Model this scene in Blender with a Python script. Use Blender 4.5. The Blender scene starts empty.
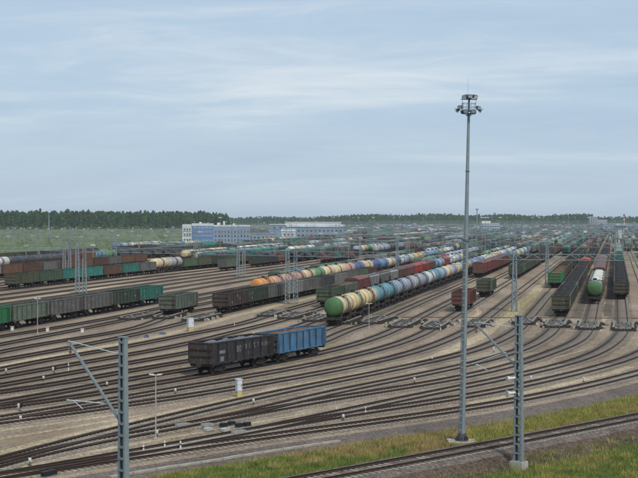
import bpy, bmesh, math, random
import numpy as np
from mathutils import Vector, Matrix
R = math.radians
rnd = random.Random(7)
nrs = np.random.RandomState(11)

# ------------------------------------------------------------------ camera, sky, sun, exposure
scene = bpy.context.scene
col = scene.collection
FPX, CX, CY, YH, HCAM = 1430.0, 319.0, 239.0, 217.5, 17.0
PITCH = math.atan((CY - YH) / FPX)
cd = bpy.data.cameras.new('camera'); cam = bpy.data.objects.new('camera', cd); col.objects.link(cam)
cd.sensor_fit = 'HORIZONTAL'; cd.sensor_width = 36.0; cd.lens = 36.0 * FPX / 638.0
cd.clip_start = 0.5; cd.clip_end = 30000
cam.location = (0, 0, HCAM); cam.rotation_euler = (math.pi / 2 - PITCH, 0, 0)
scene.camera = cam

SUN_EL, SUN_AZ = R(50), R(155)          # azimuth clockwise from +Y (the view direction)
world = bpy.data.worlds.new("World"); scene.world = world; world.use_nodes = True
wt = world.node_tree; wn = wt.nodes; wl = wt.links
wn.clear()
def wnode(t, **k):
    n = wn.new(t)
    for a, b in k.items(): setattr(n, a, b)
    return n
w_out = wnode('ShaderNodeOutputWorld'); w_bg = wnode('ShaderNodeBackground'); w_bg.inputs['Strength'].default_value = 0.107
w_sky = wnode('ShaderNodeTexSky'); w_sky.sky_type = 'NISHITA'; w_sky.sun_disc = False
w_sky.sun_elevation = SUN_EL; w_sky.sun_rotation = SUN_AZ; w_sky.altitude = 50; w_sky.air_density = 1.0; w_sky.dust_density = 1.0
# a sheet of thin overcast cloud: noise on the plane of the cloud base, the same all over the sky
w_tc = wnode('ShaderNodeTexCoord'); w_sep = wnode('ShaderNodeSeparateXYZ'); wl.new(w_tc.outputs['Generated'], w_sep.inputs[0])
def wmath(op, a, b=None, clamp=False):
    n = wnode('ShaderNodeMath', operation=op, use_clamp=clamp)
    for i, v in enumerate((a, b)):
        if v is None: continue
        if isinstance(v, (int, float)): n.inputs[i].default_value = v
        else: wl.new(v, n.inputs[i])
    return n.outputs[0]
zc = wmath('MAXIMUM', w_sep.outputs['Z'], 0.0)
den = wmath('ADD', zc, 0.16)
u_ = wmath('DIVIDE', w_sep.outputs['X'], den); v_ = wmath('DIVIDE', w_sep.outputs['Y'], den)
w_cmb = wnode('ShaderNodeCombineXYZ'); wl.new(u_, w_cmb.inputs[0]); wl.new(v_, w_cmb.inputs[1])
def cloud(scale, rot, sx, sy, detail, rough, dist, seed):
    mp = wnode('ShaderNodeMapping'); mp.inputs['Rotation'].default_value = (0, 0, rot); mp.inputs['Scale'].default_value = (sx, sy, 1)
    mp.inputs['Location'].default_value = (seed, seed * .7, 0)
    wl.new(w_cmb.outputs[0], mp.inputs[0])
    n = wnode('ShaderNodeTexNoise'); n.inputs['Scale'].default_value = scale; n.inputs['Detail'].default_value = detail
    n.inputs['Roughness'].default_value = rough; n.inputs['Distortion'].default_value = dist
    wl.new(mp.outputs[0], n.inputs['Vector']); return n.outputs[0]
n1 = cloud(0.8, R(30), 0.62, 1.5, 8, 0.56, 0.7, 29.32)
n2 = cloud(3.6, R(24), 0.7, 1.2, 10, 0.68, 1.2, 8.3)
mixn = wmath('ADD', wmath('MULTIPLY', n1, 0.79), wmath('MULTIPLY', n2, 0.21))
hzf = wmath('MULTIPLY', zc, 11.0, True)                          # cloud relief melts into the horizon's haze
mixn = wmath('ADD', wmath('MULTIPLY', wmath('SUBTRACT', mixn, 0.515), wmath('ADD', wmath('MULTIPLY', hzf, 0.8), 0.2)), 0.515)
w_ramp = wnode('ShaderNodeValToRGB'); wl.new(mixn, w_ramp.inputs[0])
e = w_ramp.color_ramp.elements
e[0].position = 0.39; e[0].color = (3.10, 4.08, 5.40, 1)
e[1].position = 0.64; e[1].color = (5.30, 5.85, 6.40, 1)
m_ = w_ramp.color_ramp.elements.new(0.52); m_.color = (3.70, 4.68, 5.76, 1)
w_mix = wnode('ShaderNodeMix'); w_mix.data_type = 'RGBA'; w_mix.inputs[0].default_value = 0.88
wl.new(w_sky.outputs[0], w_mix.inputs[6]); wl.new(w_ramp.outputs[0], w_mix.inputs[7])
wl.new(w_mix.outputs[2], w_bg.inputs['Color']); wl.new(w_bg.outputs[0], w_out.inputs['Surface'])

sd = bpy.data.lights.new('sun', 'SUN'); sd.energy = 2.6; sd.angle = R(12); sd.color = (1.0, 0.95, 0.88)
sun = bpy.data.objects.new('sun', sd); col.objects.link(sun)
sdir = Vector((math.sin(SUN_AZ) * math.cos(SUN_EL), math.cos(SUN_AZ) * math.cos(SUN_EL), math.sin(SUN_EL)))
sun.rotation_euler = (-sdir).to_track_quat('-Z', 'Y').to_euler(); sun.location = (0, 0, 60)
vs = scene.view_settings
vs.view_transform = 'Standard'; vs.look = 'None'; vs.gamma = 1.0; vs.use_curve_mapping = False; vs.exposure = 0.28

# ------------------------------------------------------------------ helpers
def at(px, py, z=0.0):
    """the place on the level z that the photograph's pixel looks at"""
    u, v = (px - CX) / FPX, (CY - py) / FPX
    dx, dy, dz = u, math.cos(PITCH) + v * math.sin(PITCH), -math.sin(PITCH) + v * math.cos(PITCH)
    t = (z - HCAM) / dz
    return Vector((dx * t, dy * t, z))
def lin(c):
    c = c / 255.0
    return c / 12.92 if c <= 0.04045 else ((c + 0.055) / 1.055) ** 2.4
def S(r, g, b): return (lin(r), lin(g), lin(b), 1.0)

class NT:
    def __init__(s, name):
        s.m = bpy.data.materials.new(name); s.m.use_nodes = True; s.t = s.m.node_tree; s.n = s.t.nodes; s.l = s.t.links
        s.bsdf = s.n['Principled BSDF']
    def node(s, t, **k):
        n = s.n.new(t)
        for a, b in k.items(): setattr(n, a, b)
        return n
    def coord(s, kind='Object'): return s.node('ShaderNodeTexCoord').outputs[kind]
    def pos(s): return s.node('ShaderNodeNewGeometry').outputs['Position']
    def noise(s, vec, scale, detail=4, rough=0.55, dist=0.0, out=0):
        n = s.node('ShaderNodeTexNoise'); n.inputs['Scale'].default_value = scale; n.inputs['Detail'].default_value = detail
        n.inputs['Roughness'].default_value = rough; n.inputs['Distortion'].default_value = dist
        s.l.new(vec, n.inputs['Vector']); return n.outputs[out]
    def ramp(s, fac, stops):
        n = s.node('ShaderNodeValToRGB'); el = n.color_ramp.elements
        el[0].position, el[0].color = stops[0]; el[1].position, el[1].color = stops[-1]
        for p, c in stops[1:-1]:
            x = el.new(p); x.color = c
        s.l.new(fac, n.inputs[0]); return n.outputs[0]
    def mix(s, fac, a, b, blend='MIX'):
        n = s.node('ShaderNodeMix', data_type='RGBA', blend_type=blend)
        for i, v in ((0, fac), (6, a), (7, b)):
            if isinstance(v, (int, float)): n.inputs[i].default_value = v
            elif isinstance(v, tuple): n.inputs[i].default_value = v
            else: s.l.new(v, n.inputs[i])
        return n.outputs[2]
    def math(s, op, a, b=0.0, clamp=False):
        n = s.node('ShaderNodeMath', operation=op, use_clamp=clamp)
        for i, v in enumerate((a, b)):
            if isinstance(v, (int, float)): n.inputs[i].default_value = v
            else: s.l.new(v, n.inputs[i])
        return n.outputs[0]
    def add(s, a, b):
        n = s.node('ShaderNodeVectorMath', operation='ADD'); s.l.new(a, n.inputs[0]); s.l.new(b, n.inputs[1]); return n.outputs[0]
    def scale(s, a, v):
        n = s.node('ShaderNodeVectorMath', operation='MULTIPLY'); s.l.new(a, n.inputs[0]); n.inputs[1].default_value = v; return n.outputs[0]
    def bump(s, h, strength, dist):
        n = s.node('ShaderNodeBump'); n.inputs['Strength'].default_value = strength; n.inputs['Distance'].default_value = dist
        s.l.new(h, n.inputs['Height']); s.l.new(n.outputs[0], s.bsdf.inputs['Normal'])
    def done(s, color, rough=0.8, metal=0.0, spec=0.3):
        for k, v in (('Base Color', color), ('Roughness', rough)):
            if isinstance(v, (int, float, tuple)): s.bsdf.inputs[k].default_value = v
            else: s.l.new(v, s.bsdf.inputs[k])
        s.bsdf.inputs['Metallic'].default_value = metal
        s.bsdf.inputs['Specular IOR Level'].default_value = spec
        return s.m
W1 = (1, 1, 1, 1); B0 = (0, 0, 0, 1)

def mottled(name, stops, scale, rough=0.9, detail=5, bump=0.0, world_space=True, scale2=None, stops2=None, fac2=0.5):
    k = NT(name); v = k.pos() if world_space else k.coord()
    c = k.ramp(k.noise(v, scale, detail), stops)
    if scale2:
        c = k.mix(fac2, c, k.ramp(k.noise(v, scale2, 5, 0.6), stops2), 'MULTIPLY')
    if bump: k.bump(k.noise(v, scale * 3, 3), bump, 0.03)
    return k.done(c, rough, spec=0.2)

# setting materials -----------------------------------------------------------
def mat_gravel(name, c0, c1, c2, sandy=None):
    k = NT(name); v = k.pos()
    st = k.node('ShaderNodeMapping'); st.inputs['Rotation'].default_value = (0, 0, R(11.7)); st.inputs['Scale'].default_value = (1, 0.16, 1)
    k.l.new(v, st.inputs[0])
    big = k.noise(st.outputs[0], 0.10, 6, 0.6, 0.6)
    fine = k.noise(v, 3.2, 4, 0.7)
    peb = k.node('ShaderNodeTexVoronoi'); peb.inputs['Scale'].default_value = 6.5; k.l.new(v, peb.inputs['Vector'])
    c = k.ramp(big, [(0.3, c0), (0.5, c1), (0.72, c2)])
    c = k.mix(0.75, c, k.ramp(fine, [(0.28, (0.55, .54, .53, 1)), (0.72, (1.4, 1.4, 1.4, 1))]), 'MULTIPLY')
    sp = k.node('ShaderNodeSeparateColor'); k.l.new(peb.outputs['Color'], sp.inputs[0])
    c = k.mix(0.62, c, k.ramp(sp.outputs[0], [(0.0, (.42, .41, .40, 1)), (1.0, (1.6, 1.58, 1.55, 1))]), 'MULTIPLY')
    med = k.noise(v, 0.55, 5, 0.65)
    c = k.mix(0.6, c, k.ramp(med, [(0.3, (.74, .72, .70, 1)), (0.7, (1.2, 1.19, 1.17, 1))]), 'MULTIPLY')
    if sandy:
        sn = k.noise(v, 0.055, 4, 0.6, 0.8)
        c = k.mix(k.math('MULTIPLY', k.ramp(sn, [(0.56, B0), (0.68, W1)]), 0.55), c, sandy)
    k.bump(k.math('ADD', fine, k.math('MULTIPLY', peb.outputs['Distance'], -1.0)), 0.6, 0.06)
    return k.done(c, 0.95, spec=0.1)
M = {}
M['gravel'] = mat_gravel('yard_gravel', S(116, 104, 91), S(138, 125, 110), S(157, 144, 127), S(142, 126, 102))
M['gravel_dark'] = mat_gravel('shoulder_gravel', S(88, 81, 76), S(102, 94, 88), S(116, 108, 100))
M['ballast_brown'] = mat_gravel('bank_ballast', S(72, 62, 55), S(86, 75, 66), S(104, 92, 82))
M['sand'] = mat_gravel('sandy_path', S(146, 132, 108), S(164, 150, 126), S(180, 167, 143))
M['oily'] = mat_gravel('oily_ballast', S(82, 75, 70), S(98, 91, 84), S(114, 106, 99))
M['bed'] = mat_gravel('track_ballast', S(100, 90, 79), S(119, 108, 95), S(138, 126, 112))
M['meadow'] = mottled('meadow', [(0.3, S(70, 84, 52)), (0.5, S(92, 105, 66)), (0.7, S(120, 124, 86))], 0.03, 1.0, 8)
M['soil'] = mottled('grass_soil', [(0.3, S(66, 72, 38)), (0.55, S(88, 92, 50)), (0.75, S(114, 104, 70))], 0.6, 1.0, 6, 0.4)
M['plain'] = mottled('plain', [(0.3, S(86, 94, 78)), (0.5, S(100, 106, 88)), (0.7, S(116, 118, 102))], 0.01, 1.0, 8)
M['far_yard'] = mottled('far_yard', [(0.3, S(108, 104, 98)), (0.5, S(128, 122, 112)), (0.7, S(144, 136, 122))], 0.04, 1.0, 8)

# object materials ------------------------------------------------------------
def mat_paint(name, rough=0.6, grime=0.55, streak=True, rust=True):
    """painted steel: the colour is the object's own, worn by grime, rust and run-off streaks"""
    k = NT(name); oi = k.node('ShaderNodeObjectInfo')
    off = k.node('ShaderNodeCombineXYZ'); r100 = k.math('MULTIPLY', oi.outputs['Random'], 97.0)
    k.l.new(r100, off.inputs[0]); k.l.new(r100, off.inputs[1])
    v = k.add(k.coord(), off.outputs[0])
    c = oi.outputs['Color']
    hsv = k.node('ShaderNodeHueSaturation'); hsv.inputs['Saturation'].default_value = 0.98
    k.l.new(c, hsv.inputs['Color']); k.l.new(k.math('ADD', k.math('MULTIPLY', oi.outputs['Random'], 0.35), 0.58), hsv.inputs['Value'])
    c = hsv.outputs[0]
    big = k.noise(v, 0.7, 6, 0.65, 0.4)
    c = k.mix(k.math('MULTIPLY', k.ramp(big, [(0.34, B0), (0.68, W1)]), grime), c, S(50, 46, 43))
    ex = k.node('ShaderNodeSeparateXYZ'); k.l.new(k.coord(), ex.inputs[0])       # the end walls carry the thickest dirt
    c = k.mix(k.math('MULTIPLY', k.ramp(k.math('DIVIDE', k.math('ABSOLUTE', ex.outputs[0]), 10.0), [(0.625, B0), (0.634, W1)]), k.math('ADD', 0.3, k.math('MULTIPLY', oi.outputs['Random'], 0.5))), c, S(72, 60, 52))
    if streak:
        sv = k.scale(v, (3.5, 3.5, 0.35)); s_ = k.noise(sv, 1.3, 5, 0.7)
        c = k.mix(k.math('MULTIPLY', k.ramp(s_, [(0.5, B0), (0.72, W1)]), 0.45), c, S(74, 64, 56))
        s2 = k.noise(k.scale(v, (2.5, 2.5, 0.5)), 1.9, 4, 0.6)
        c = k.mix(k.math('MULTIPLY', k.ramp(s2, [(0.60, B0), (0.78, W1)]), 0.5), c, S(176, 172, 164))
    if rust:
        rn = k.noise(v, 2.2, 6, 0.75)
        c = k.mix(k.math('MULTIPLY', k.ramp(rn, [(0.60, B0), (0.74, W1)]), 0.6), c, S(98, 66, 48))
    return k.done(c, rough, spec=0.3)
M['paint'] = mat_paint('wagon_paint')
M['roofpaint'] = mat_paint('roof_paint', 0.55, 0.4)
def mat_tank(name, base, stain, width, second=None):
    k = NT(name); oi = k.node('ShaderNodeObjectInfo')
    off = k.node('ShaderNodeCombineXYZ'); r100 = k.math('MULTIPLY', oi.outputs['Random'], 97.0); k.l.new(r100, off.inputs[0])
    o = k.coord(); v = k.add(o, off.outputs[0])
    sx = k.node('ShaderNodeSeparateXYZ'); k.l.new(o, sx.inputs[0])
    c = base
    if name == 'tank_striped':
        c = k.mix(k.ramp(k.math('FRACT', k.math('ADD', k.math('MULTIPLY', sx.outputs[0], 0.55), k.math('MULTIPLY', sx.outputs[1], 0.12))), [(0.52, B0), (0.56, W1)]), S(214, 222, 226), S(84, 124, 162))
    if second:                                     # the far half has been repainted
        c = k.mix(k.ramp(k.math('ADD', k.math('MULTIPLY', sx.outputs[0], 0.1), 0.5), [(0.62, B0), (0.64, W1)]), base, second)
    big = k.noise(v, 0.5, 6, 0.65, 0.3)
    c = k.mix(k.math('MULTIPLY', k.ramp(big, [(0.4, B0), (0.75, W1)]), 0.45), c, S(96, 90, 82))
    wob = k.math('MULTIPLY', k.math('SUBTRACT', k.noise(k.scale(v, (1, 1, .4)), 1.6, 5, 0.7), 0.5), 1.6)
    ax = k.math('ABSOLUTE', k.math('ADD', sx.outputs[0], wob))
    st = k.ramp(k.math('DIVIDE', ax, width * 1.35), [(0.35, W1), (0.6, B0)])
    c = k.mix(k.math('MULTIPLY', st, 0.95), c, stain)
    drip = k.noise(k.scale(v, (3.5, 1, .25)), 1.2, 5, .7)
    c = k.mix(k.math('MULTIPLY', k.ramp(drip, [(0.48, B0), (0.7, W1)]), 0.55), c, S(66, 58, 52))
    hs = k.node('ShaderNodeHueSaturation'); hs.inputs['Saturation'].default_value = 1.0; k.l.new(c, hs.inputs['Color'])
    return k.done(hs.outputs[0], 0.45, spec=0.4)
TK = {
 'cream':   mat_tank('tank_cream', S(208, 190, 148), S(88, 66, 50), 1.0),
 'creamgreen': mat_tank('tank_cream_green', S(212, 190, 140), S(62, 96, 62), 1.2),
 'creambrown': mat_tank('tank_cream_brown', S(208, 184, 138), S(104, 62, 46), 1.4),
 'teal':    mat_tank('tank_teal', S(88, 140, 152), S(52, 68, 76), 1.2),
 'blue':    mat_tank('tank_blue', S(92, 128, 166), S(46, 58, 78), 1.4),
 'darkblue':mat_tank('tank_dark_blue', S(62, 88, 134), S(40, 46, 62), 1.4),
 'greyblue':mat_tank('tank_grey_blue', S(142, 156, 172), S(70, 74, 84), 1.4),
 'grey':    mat_tank('tank_grey', S(162, 164, 162), S(78, 76, 74), 1.4),
 'white':   mat_tank('tank_white', S(206, 208, 204), S(96, 92, 88), 1.2),
 'orange':  mat_tank('tank_orange', S(214, 142, 62), S(128, 78, 44), 1.2),
 'pink':    mat_tank('tank_pink', S(196, 148, 124), S(110, 70, 58), 1.6),
 'yellow':  mat_tank('tank_yellow', S(204, 164, 70), S(98, 78, 50), 1.2),
 'green':   mat_tank('tank_green', S(86, 132, 84), S(50, 66, 48), 1.4),
 'lilac':   mat_tank('tank_lilac', S(150, 154, 166), S(76, 74, 88), 1.4),
 'black':   mat_tank('tank_black', S(52, 52, 54), S(36, 36, 38), 1.4),
 'striped': mat_tank('tank_striped', S(190, 206, 216), S(84, 110, 140), .8),
}
def simple(name, c, rough=0.7, metal=0.0, scale=2.5, amt=0.35, dark=None, spec=0.3, local=True):
    k = NT(name); v = k.coord() if local else k.pos()
    n = k.noise(v, scale, 6, 0.65)
    cc = k.mix(k.math('MULTIPLY', k.ramp(n, [(0.35, B0), (0.7, W1)]), amt), c, dark or (c[0] * .5, c[1] * .48, c[2] * .45, 1))
    return k.done(cc, rough, metal, spec)
M['under'] = simple('underframe', S(58, 52, 48), 0.8)
M['wheel'] = simple('wheel_steel', S(78, 68, 62), 0.6, 0.2)
M['pale_dirt'] = simple('brake_gear', S(128, 120, 110), 0.8)
M['coal'] = mottled('coal', [(0.3, S(26, 26, 28)), (0.5, S(40, 40, 42)), (0.75, S(60, 60, 62))], 2.0, 0.85, 8, 0.8)
M['scrap'] = mottled('rusty_load', [(0.3, S(72, 54, 44)), (0.5, S(104, 76, 58)), (0.75, S(130, 100, 78))], 1.2, 0.95, 8, 0.8)
M['chalk'] = mottled('pale_load', [(0.3, S(150, 150, 144)), (0.5, S(186, 186, 178)), (0.75, S(208, 208, 200))], 1.2, 0.95, 8, 0.6)
M['greyload'] = mottled('grey_load', [(0.3, S(78, 80, 86)), (0.5, S(98, 101, 108)), (0.75, S(122, 124, 130))], 1.0, 0.95, 8, 0.6)
M['inside'] = simple('wagon_inside', S(44, 40, 37), 0.9)
M['letter'] = simple('white_lettering', S(122, 125, 130), 0.8, amt=0.9, scale=4)
M['rail'] = simple('rusty_rail', S(62, 49, 40), 0.6, 0.1, 0.9, 0.6, S(38, 30, 25), local=False)
M['sleeper'] = simple('concrete_sleeper', S(156, 149, 138), 0.9, 0, 1.2, 0.7, S(96, 88, 79), local=False)
M['sleeper_old'] = simple('old_sleeper', S(124, 116, 106), 0.9, 0, 1.0, 0.7, S(84, 76, 68), local=False)
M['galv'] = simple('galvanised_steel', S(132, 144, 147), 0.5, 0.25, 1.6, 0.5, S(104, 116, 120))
M['galv_dark'] = simple('shaded_steel', S(92, 102, 108), 0.6, 0.2, 1.4, 0.5)  # darker grey steel for platforms, floodlights and small fittings
M['concrete'] = simple('concrete', S(170, 165, 154), 0.9, 0, 2.0, 0.6, S(118, 112, 102))
M['dark_steel'] = simple('dark_steel', S(60, 62, 66), 0.6, 0.2)
M['white_paint'] = simple('white_paint', S(206, 208, 204), 0.6, 0, 4.0, 0.5, S(140, 138, 130))
M['light_grey'] = simple('light_grey_paint', S(196, 202, 206), 0.5, 0, 3.0, 0.3, S(150, 152, 152))
M['old_white'] = simple('weathered_white', S(176, 176, 170), 0.7, 0, 3.0, 0.7, S(112, 108, 100))
M['yellow'] = simple('yellow_paint', S(186, 174, 112), 0.6, 0, 4.0, 0.5)
M['lens'] = NT('lamp_glass').done(S(200, 206, 210), 0.15, spec=0.6)
M['black'] = simple('black_paint', S(34, 35, 38), 0.5)
M['tarp'] = simple('blue_tarp', S(84, 94, 128), 0.8, 0, 1.5, 0.7)
M['wire'] = simple('copper_wire', S(70, 70, 70), 0.5, 0.4)
M['b_white'] = simple('render_white', S(196, 199, 200), 0.8, 0, .15, 0.5, S(150, 155, 158))
M['b_blue'] = simple('cladding_blue', S(84, 118, 172), 0.6, 0, .12, 0.35, S(98, 124, 164))
M['b_blue2'] = simple('cladding_pale_blue', S(122, 140, 168), 0.6, 0, .12, 0.35, S(146, 158, 174))
M['b_glass'] = simple('window_glass', S(58, 70, 86), 0.15, 0, .2, 0.3, spec=0.6)
M['b_roof'] = simple('pale_roof', S(196, 200, 204), 0.7, 0, .1, 0.3)
M['b_grey'] = simple('building_grey', S(150, 158, 166), 0.7, 0, .1, 0.4)
M['red'] = simple('red_paint', S(176, 70, 62), 0.7)
M['insulator'] = simple('insulator', S(120, 84, 70), 0.4)

class MB:
    def __init__(s): s.v = []; s.f = []; s.mi = []; s.sm = []
    def add(s, vs, fs, mi=0, smooth=False):
        b = len(s.v); s.v.extend([tuple(x) for x in vs])
        for f in fs:
            s.f.append(tuple(i + b for i in f)); s.mi.append(mi); s.sm.append(smooth)
    BF = [(0, 3, 2, 1), (4, 5, 6, 7), (0, 1, 5, 4), (1, 2, 6, 5), (2, 3, 7, 6), (3, 0, 4, 7)]
    def box(s, c, d, mi=0, rz=0.0):
        hx, hy, hz = d[0] / 2, d[1] / 2, d[2] / 2; ca, sa = math.cos(rz), math.sin(rz)
        pts = []
        for z in (-hz, hz):
            for x, y in ((-hx, -hy), (hx, -hy), (hx, hy), (-hx, hy)):
                pts.append((c[0] + x * ca - y * sa, c[1] + x * sa + y * ca, c[2] + z))
        s.add(pts, s.BF, mi)
    def bar(s, p0, p1, w, h=None, mi=0, up=(0, 0, 1)):
        h = h or w; p0 = Vector(p0); p1 = Vector(p1); d = (p1 - p0).normalized()
        u = Vector(up)
        if abs(d.dot(u)) > 0.98: u = Vector((1, 0, 0))
        sx = d.cross(u).normalized(); sz = sx.cross(d).normalized()
        pts = []
        for p in (p0, p1):
            for a, b in ((-1, -1), (1, -1), (1, 1), (-1, 1)):
                pts.append(p + sx * (a * w / 2) + sz * (b * h / 2))
        s.add(pts, [(0, 1, 2, 3), (7, 6, 5, 4), (0, 4, 5, 1), (1, 5, 6, 2), (2, 6, 7, 3), (3, 7, 4, 0)], mi)
    def cyl(s, p0, p1, r0, r1=None, n=10, mi=0, smooth=True, caps=True):
        r1 = r0 if r1 is None else r1
        p0 = Vector(p0); p1 = Vector(p1); d = (p1 - p0).normalized()
        u = Vector((0, 0, 1)) if abs(d.z) < 0.95 else Vector((1, 0, 0))
        a = d.cross(u).normalized(); b = d.cross(a).normalized()
        pts = []
        for p, r in ((p0, r0), (p1, r1)):
            for i in range(n):
                t = 2 * math.pi * i / n; pts.append(p + a * (r * math.cos(t)) + b * (r * math.sin(t)))
        s.add(pts, [(i, (i + 1) % n, n + (i + 1) % n, n + i) for i in range(n)], mi, smooth)
        if caps:
            s.add(pts[:n], [tuple(range(n))[::-1]], mi); s.add(pts[n:], [tuple(range(n))], mi)
    def lathe(s, axis, prof, n=20, mi=0, centre=(0, 0, 0), smooth=True):
        """prof: (t along the axis, radius)"""
        pts = []; c = Vector(centre)
        for t, r in prof:
            for i in range(n):
                a = 2 * math.pi * i / n
                if axis == 'x': pts.append(c + Vector((t, r * math.cos(a), r * math.sin(a))))
                else: pts.append(c + Vector((r * math.cos(a), r * math.sin(a), t)))
        fs = []
        for j in range(len(prof) - 1):
            for i in range(n):
                q = (j * n + i, j * n + (i + 1) % n, (j + 1) * n + (i + 1) % n, (j + 1) * n + i)
                fs.append(q if axis != 'x' else q)
        s.add(pts, fs, mi, smooth)
        s.add(pts[:n], [tuple(range(n))[::-1]], mi); s.add(pts[-n:], [tuple(range(n))], mi)
    def prism(s, poly, y0, y1, mi=0, plane='xz'):
        n = len(poly); pts = []
        for y in (y0, y1):
            for a, b in poly:
                pts.append((a, y, b) if plane == 'xz' else ((y, a, b) if plane == 'yz' else (a, b, y)))
        fs = [(i, (i + 1) % n, n + (i + 1) % n, n + i) for i in range(n)] + [tuple(range(n))[::-1], tuple(range(n, 2 * n))]
        s.add(pts, fs, mi)
    def mesh(s, name, mats, recalc=True):
        me = bpy.data.meshes.new(name); me.from_pydata(s.v, [], s.f)
        for m in mats: me.materials.append(m)
        me.polygons.foreach_set('material_index', s.mi); me.polygons.foreach_set('use_smooth', s.sm)
        if recalc:
            bm = bmesh.new(); bm.from_mesh(me); bmesh.ops.recalc_face_normals(bm, faces=bm.faces); bm.to_mesh(me); bm.free()
        me.update(); return me
    def merge(s, o, mat=None, mimap=None):
        b = len(s.v)
        s.v.extend([tuple(mat @ Vector(x)) for x in o.v] if mat else o.v)
        s.f.extend([tuple(i + b for i in f) for f in o.f]); s.mi.extend([mimap[i] if mimap else i for i in o.mi]); s.sm.extend(o.sm)

def put(name, me, parent=None, loc=None, rz=None, color=None):
    o = bpy.data.objects.new(name, me); col.objects.link(o)
    if parent: o.parent = parent
    if loc is not None: o.location = loc
    if rz is not None: o.rotation_euler = (0, 0, rz)
    if color: o.color = color
    return o
def tag(o, label=None, cat=None, group=None, kind=None):
    if label: o['label'] = label
    if cat: o['category'] = cat
    if group: o['group'] = group
    if kind: o['kind'] = kind
    return o
def empty(name, loc=(0, 0, 0), rz=0.0):
    o = bpy.data.objects.new(name, None); col.objects.link(o); o.location = loc; o.rotation_euler = (0, 0, rz); o.empty_display_size = .3
    return o
def npmesh(name, verts, faces, mat):
    verts = np.asarray(verts, dtype=np.float32); faces = np.asarray(faces, dtype=np.int32)
    me = bpy.data.meshes.new(name); nv, nf, k = len(verts), len(faces), faces.shape[1]
    me.vertices.add(nv); me.vertices.foreach_set('co', verts.ravel())
    me.loops.add(nf * k); me.loops.foreach_set('vertex_index', faces.ravel())
    me.polygons.add(nf); me.polygons.foreach_set('loop_start', np.arange(0, nf * k, k, dtype=np.int32))
    try: me.polygons.foreach_set('loop_total', np.full(nf, k, dtype=np.int32))
    except Exception: pass
    me.materials.append(mat); me.update(calc_edges=True); return me

# ------------------------------------------------------------------ the yard's own axes
TH = R(11.7); UX, UY = math.sin(TH), math.cos(TH)
def yard(s, p): return Vector((s * UX + p * UY, s * UY - p * UX, 0))
def to_sp(v): return (v.x * UX + v.y * UY, v.x * UY - v.y * UX)
SMIN, SMAX = 20, 3000
class Track:
    def __init__(s, name, pts, py, s_yard, lam=60.0, z=0.0, smax=SMAX):
        s.name, s.z = name, z
        n = smax - SMIN + 1; w = np.zeros(n); y = np.zeros(n)
        zz = z if name == 'front' else 0.0
        s.pts = []
        for px, pyy in pts:
            ss, pp = to_sp(at(px, pyy, zz)); i = int(round(ss)) - SMIN
            if 0 <= i < n:
                y[i] = (y[i] * w[i] + pp) / (w[i] + 1); w[i] += 1; s.pts.append(ss)
        if py is not None:
            for st, pv in (py if isinstance(py, list) else [(s_yard, py)]):
                y[st - SMIN] = pv; w[st - SMIN] = 3
            st, pv = (py[-1] if isinstance(py, list) else (s_yard, py))
            y[st - SMIN:] = pv; w[st - SMIN:] = 1.0
        if not pts and name[0] == 'X':                # a straight far siding needs no smoothing
            lo, hi = 1340 - SMIN, 1341 - SMIN
        else:
            lo = max(0, int(min(s.pts)) - SMIN - 26) if s.pts else 0
            hi = min(n, (s_yard - SMIN + 60)) if py is not None else min(n, int(max(s.pts)) - SMIN + 45)
        idx = slice(lo, hi); m = hi - lo
        s.p = np.zeros(n)
        if m > 3:
            D = np.diff(np.eye(m), 3, axis=0); D2 = np.diff(np.eye(m), 2, axis=0)
            s.p[idx] = np.linalg.solve(np.diag(w[idx]) + lam * 40 * D.T @ D + lam * 1.2 * D2.T @ D2 * 0.02, w[idx] * y[idx])
        else: s.p[idx] = py[-1][1]
        if py is not None: s.p[hi:] = y[hi:]
        s.s0 = lo + SMIN; s.s1 = smax if py is not None else hi - 1 + SMIN
        ss = np.arange(s.s0, s.s1 + 1); pp = s.p[s.s0 - SMIN:s.s1 - SMIN + 1]
        s.xs = ss * UX + pp * UY; s.ys = ss * UY - pp * UX; s.ss = ss
        s.L = np.concatenate([[0], np.cumsum(np.hypot(np.diff(s.xs), np.diff(s.ys)))])
    def pos(s, L):
        x = np.interp(L, s.L, s.xs); y = np.interp(L, s.L, s.ys)
        x2 = np.interp(L + 1, s.L, s.xs); y2 = np.interp(L + 1, s.L, s.ys); x1 = np.interp(L - 1, s.L, s.xs); y1 = np.interp(L - 1, s.L, s.ys)
        return Vector((x, y, s.z)), math.atan2(y2 - y1, x2 - x1)
    def L_at_s(s, v): return float(np.interp(v, s.ss, s.L))
    def L_at_px(s, px):
        q = CX + FPX * s.xs / s.ys; i = int(np.argmin(np.abs(q - px))); return float(s.L[i])
    def line(s, off, step, L0=None, L1=None):
        L0 = 0 if L0 is None else L0; L1 = s.L[-1] if L1 is None else L1
        out = []; n = max(2, int((L1 - L0) / step) + 1)
        for L in np.linspace(L0, L1, n):
            p, a = s.pos(L); out.append((p.x + math.sin(a) * off, p.y - math.cos(a) * off))
        return out

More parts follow.
